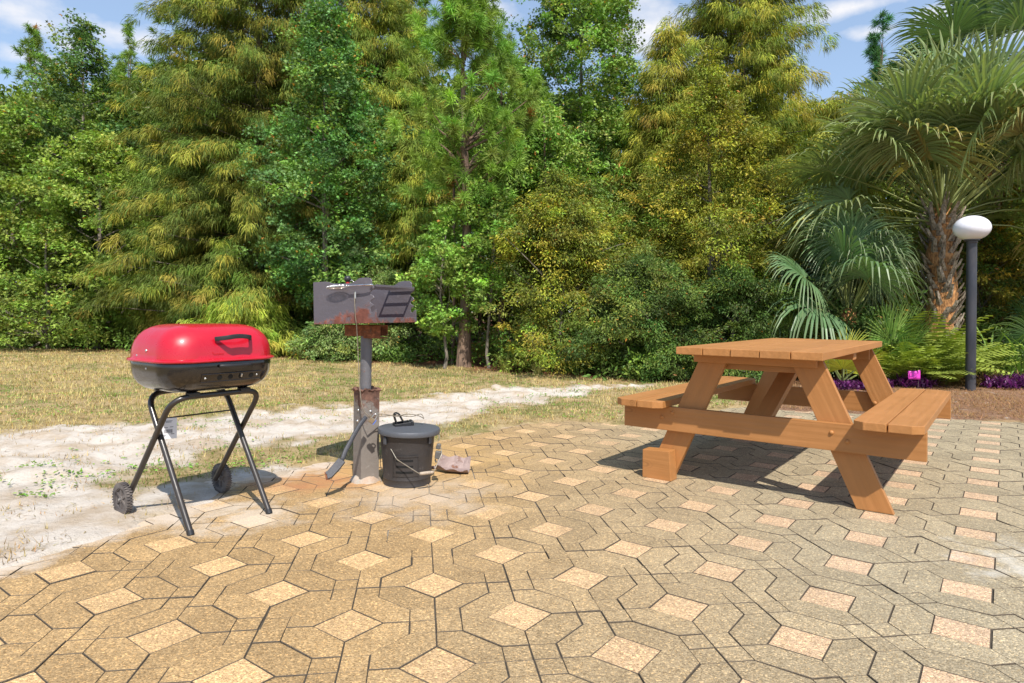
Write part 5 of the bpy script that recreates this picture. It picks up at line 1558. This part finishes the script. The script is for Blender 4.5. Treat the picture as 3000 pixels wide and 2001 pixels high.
def plant_from(name, data, label, cat, X, Y, group=None, rz=0, mat=PALM, part='leaves', z=0):
    o = np_mesh(name, data[0], [data[1]], mat, None, data[2])
    o.location = (X, Y, z); o.rotation_euler = (0, 0, rz)
    return tag(o, label, cat, group)
ferns = [(2052, 8.82, .80, 'fern nearest the young fan palm, left end of the fern row'), (2088, 8.52, .75, 'bright fern directly above the pink flag'), (2122, 8.77, .95, 'tall fern in front of the left side of the booted trunk'),
         (2148, 8.52, .72, 'low fern right of the pink flag'), (2175, 8.87, 1.05, 'largest fern at the foot of the booted trunk'), (2200, 8.57, .8, 'yellow-green fern just left of the lamp pole'),
         (2228, 9.17, .9, 'fern right behind the lamp pole'), (2262, 9.02, .7, 'fern peeking out right of the lamp pole'), (2140, 9.12, 1.25, 'fern climbing highest against the booted trunk')]
for (vx, Y, sz_, lb) in ferns:
    plant_from('fern', fern_mesh('fern', 24, sz_, (.20, .235, .06)), lb, 'fern', VX(vx - 28, Y), Y, 'ferns below the palm', rng.random() * 6, LEAF)
for (vx, Y, L, lb) in [(2305, 9.2, .95, 'strap-leaved lily clump right of the lamp pole'), (2350, 8.9, .85, 'strap-leaved lily clump at the right edge of the photo'),
                       (2272, 9.6, 1.1, 'tall strap-leaved lily clump behind the lamp pole'), (2390, 9.3, 1.0, 'lily clump cut by the right edge')]:
    plant_from('lily_clump', blade_plant(46, L, .035, (.13, .20, .065), .75, .5), lb, 'plant', VX(vx, Y), Y, 'strap-leaved lilies')
plant_from('grass_clump', blade_plant(60, .42, .010, (.30, .33, .10), .6, .35), 'tall grass clump at the lawn edge below the round bush', 'grass clump', VX(1165, 10.0), 10.0, None, 0, GRASS)
plant_from('grass_clump', blade_plant(40, .34, .010, (.36, .34, .16), .6, .35), 'shorter straw-coloured grass clump right of the tall one', 'grass clump', VX(1235, 9.6), 9.6, None, 0, GRASS)
# purple heart ground cover
Vs, Fs, Cs, nb0 = [], [], [], 0
for i in range(330):
    if rng.random() < .78:
        vx = rng.uniform(2040, 2440); Y = rng.uniform(8.2, 8.85)
    else: vx = rng.uniform(1880, 2045); Y = rng.uniform(7.9, 8.4)
    if vnoise(vx * .03, Y * 2.0, 1, 3) < .42: continue
    v, f_, c = blade_plant(16, .19 if vx > 2045 else .12, .022, (.13, .03, .16), .95, .5)
    v = v + np.array([VX(vx, Y), Y, 0]); v[:, 2] += rng.random() * .06
    Vs.append(v); Fs.append(f_ + nb0); Cs.append(c * np.array([1, 1, 1]) * rng.uniform(.6, 1.6)); nb0 += len(v)
ph = np_mesh('purple_groundcover', np.concatenate(Vs), [np.concatenate(Fs)], leafmat('leaf_purple', .4, .25, .5, (1.5, .7, 1.5)), None, np.clip(np.concatenate(Cs), .004, .8))
tag(ph, 'band of purple strap-leaved ground cover along the back of the mulch bed', 'ground cover', kind='stuff')
# brown dead stems among them
Vs, Fs, Cs, nb0 = [], [], [], 0
for i in range(90):
    vx = rng.uniform(2030, 2420); Y = rng.uniform(8.4, 9.0)
    v, f_, c = blade_plant(9, .32, .012, (.30, .19, .09), .9, .5)
    Vs.append(v + np.array([VX(vx, Y), Y, 0])); Fs.append(f_ + nb0); Cs.append(c); nb0 += len(v)
ds_ = np_mesh('dead_stems', np.concatenate(Vs), [np.concatenate(Fs)], GRASS, None, np.concatenate(Cs))
tag(ds_, 'tangle of dry brown stems behind the purple ground cover', 'dry stems', kind='stuff')

# ------------------------------------------------------------------ lawn blades, weeds, needles
def scatter(n, x0, x1, y0, y1, bias=1.0):
    """more where the camera is near"""
    Y = y0 + (y1 - y0) * rng.random(n) ** bias
    X = (rng.random(n) * 2 - 1) * (Y * .86 + .4)
    return X, Y
def blades(X, Y, Z, L, W, C, lay=.8):
    n = len(X); az = rng.random(n) * 2 * PI
    el = R(90) * (1 - lay * rng.random(n) ** .7)
    D = np.stack([np.cos(az) * np.cos(el), np.sin(az) * np.cos(el), np.sin(el)], 1)
    P = np.stack([X, Y, Z], 1)
    S_ = np.stack([-np.sin(az), np.cos(az), np.zeros(n)], 1)
    L = L[:, None]; W = W[:, None] if hasattr(W, '__len__') else np.full((n, 1), W)
    tip = P + D * L; tip[:, 2] = np.maximum(tip[:, 2] - L[:, 0] * .12, Z + .003)
    V = np.stack([P - S_ * W * .5, P + S_ * W * .5, tip], 1).reshape(-1, 3)
    return V, np.arange(3 * n).reshape(n, 3), np.repeat(C, 3, 0)
N = 230000
X, Y = scatter(N, 0, 0, 2.6, 15.5, 1.25)
dp_, s_, m_, w_ = masks(X, Y)
cl_ = fbm(X, Y, 3.5, 60)
keep = (dp_ < -.02) & (w_ < .75) & (m_ < .3) & (rng.random(N) < np.clip(1.02 - s_ * 1.32 + np.clip(cl_ - .56, 0, 1) * 4.5 * (s_ > .3), 0, 1))
X, Y, s_, dpk = X[keep], Y[keep], s_[keep], dp_[keep]; n = len(X)
Z = ground_h(X, Y, dpk, s_) - .004
gp = fbm(X, Y, 1.1, 80); gp2 = fbm(X, Y, 5, 90)
green = ((gp * .6 + gp2 * .4 + (dpk > -.9) * .03 + rng.normal(size=n) * .035) > .55)
C = jitcol((.58, .445, .25), n, .06, .18)
C[green] = jitcol((.17, .225, .055), green.sum(), .08, .22)
br = rng.random(n) < .12; C[br] = jitcol((.30, .17, .08), br.sum())
L = np.where(green, .028, .04) * (.6 + .9 * rng.random(n)) * (1 + (Y > 6) * .25)
V, F, C = blades(X, Y, Z, L, .0035 + Y * .0006, C)
lw = np_mesh('lawn_grass', V, [F], GRASS, None, C)
tag(lw, 'short patchy lawn grass, mostly dry straw with green patches', 'grass', kind='stuff')
# weeds: small broad leaves in patches
X, Y = scatter(52000, 0, 0, 2.6, 9.5, 1.1)
dp_, s_, m_, w_ = masks(X, Y)
wd_ = fbm(X, Y, 2.3, 120) * .55 + fbm(X, Y, 9, 130) * .45
near_gr = np.exp(-(((X + 1.75) / .5) ** 2 + ((Y - 3.75) / .22) ** 2)) * .22 + np.exp(-(((X - .75) / .8) ** 2 + ((Y - 5.95) / .25) ** 2)) * .12
keep = (dp_ < -.03) & (w_ < .3) & (m_ < .3) & (wd_ + near_gr > .56 + .035 * s_)
X, Y, s_, dpk = X[keep], Y[keep], s_[keep], dp_[keep]; n = len(X)
Z = ground_h(X, Y, dpk, s_)
P = np.stack([X, Y, Z + .004 + .015 * rng.random(n)], 1)
D = rng.normal(size=(n, 3)); D[:, 2] = .25
V, F, C = leaf_quads(P, D, np.tile(np.array([0, 0, 1.0]), (n, 1)) + rng.normal(size=(n, 3)) * .3, .022 * (.6 + .8 * rng.random(n)), .013 * (.7 + .6 * rng.random(n)), jitcol((.13, .21, .05), n))
we = np_mesh('weeds', V, [F], LEAF, None, C)
tag(we, 'low green weeds in patches in the lawn and the sand', 'weeds', kind='stuff')
# dry debris and sprigs strewn on the sand
X, Y = scatter(60000, 0, 0, 2.3, 9.0, 1.2)
dp_, s_, m_, w_ = masks(X, Y)
keep = (dp_ < .10) & (s_ > .4) & (rng.random(60000) < np.clip((fbm(X, Y, 4.5, 170) - .44) * 3.2, .03, .8))
X, Y, s_, dpk = X[keep], Y[keep], s_[keep], dp_[keep]; n = len(X)
V, F, C = blades(X, Y, ground_h(X, Y, dpk, s_) + .003, .035 * (.4 + rng.random(n)), .004, jitcol((.40, .27, .15), n, .08, .3), lay=1.0)
db = np_mesh('dry_debris', V, [F], GRASS, None, C)
tag(db, 'dry grass bits and twigs strewn over the pale sand', 'debris', kind='stuff')
# pine needles on the mulch bed
N = 60000
X = rng.uniform(1.8, 9.5, N); Y = rng.uniform(5.4, 9.2, N)
dp_, s_, m_, w_ = masks(X, Y)
keep = (m_ > .5) & (dp_ < .02) & (X < Y * .86) & (fbm(X, Y, 4, 150) < .66); X, Y = X[keep], Y[keep]; n = len(X)
V, F, C = blades(X, Y, np.full(n, .012) + .012 * rng.random(n), .09 * (.6 + .7 * rng.random(n)), .0042, jitcol((.36, .20, .12), n, .08, .35), lay=.99)
V[:, 2] = np.minimum(V[:, 2], .05)
pn_ = np_mesh('pine_needles', V, [F], GRASS, None, C)
tag(pn_, 'brown pine needle mulch covering the bed right of the table', 'mulch', kind='stuff')
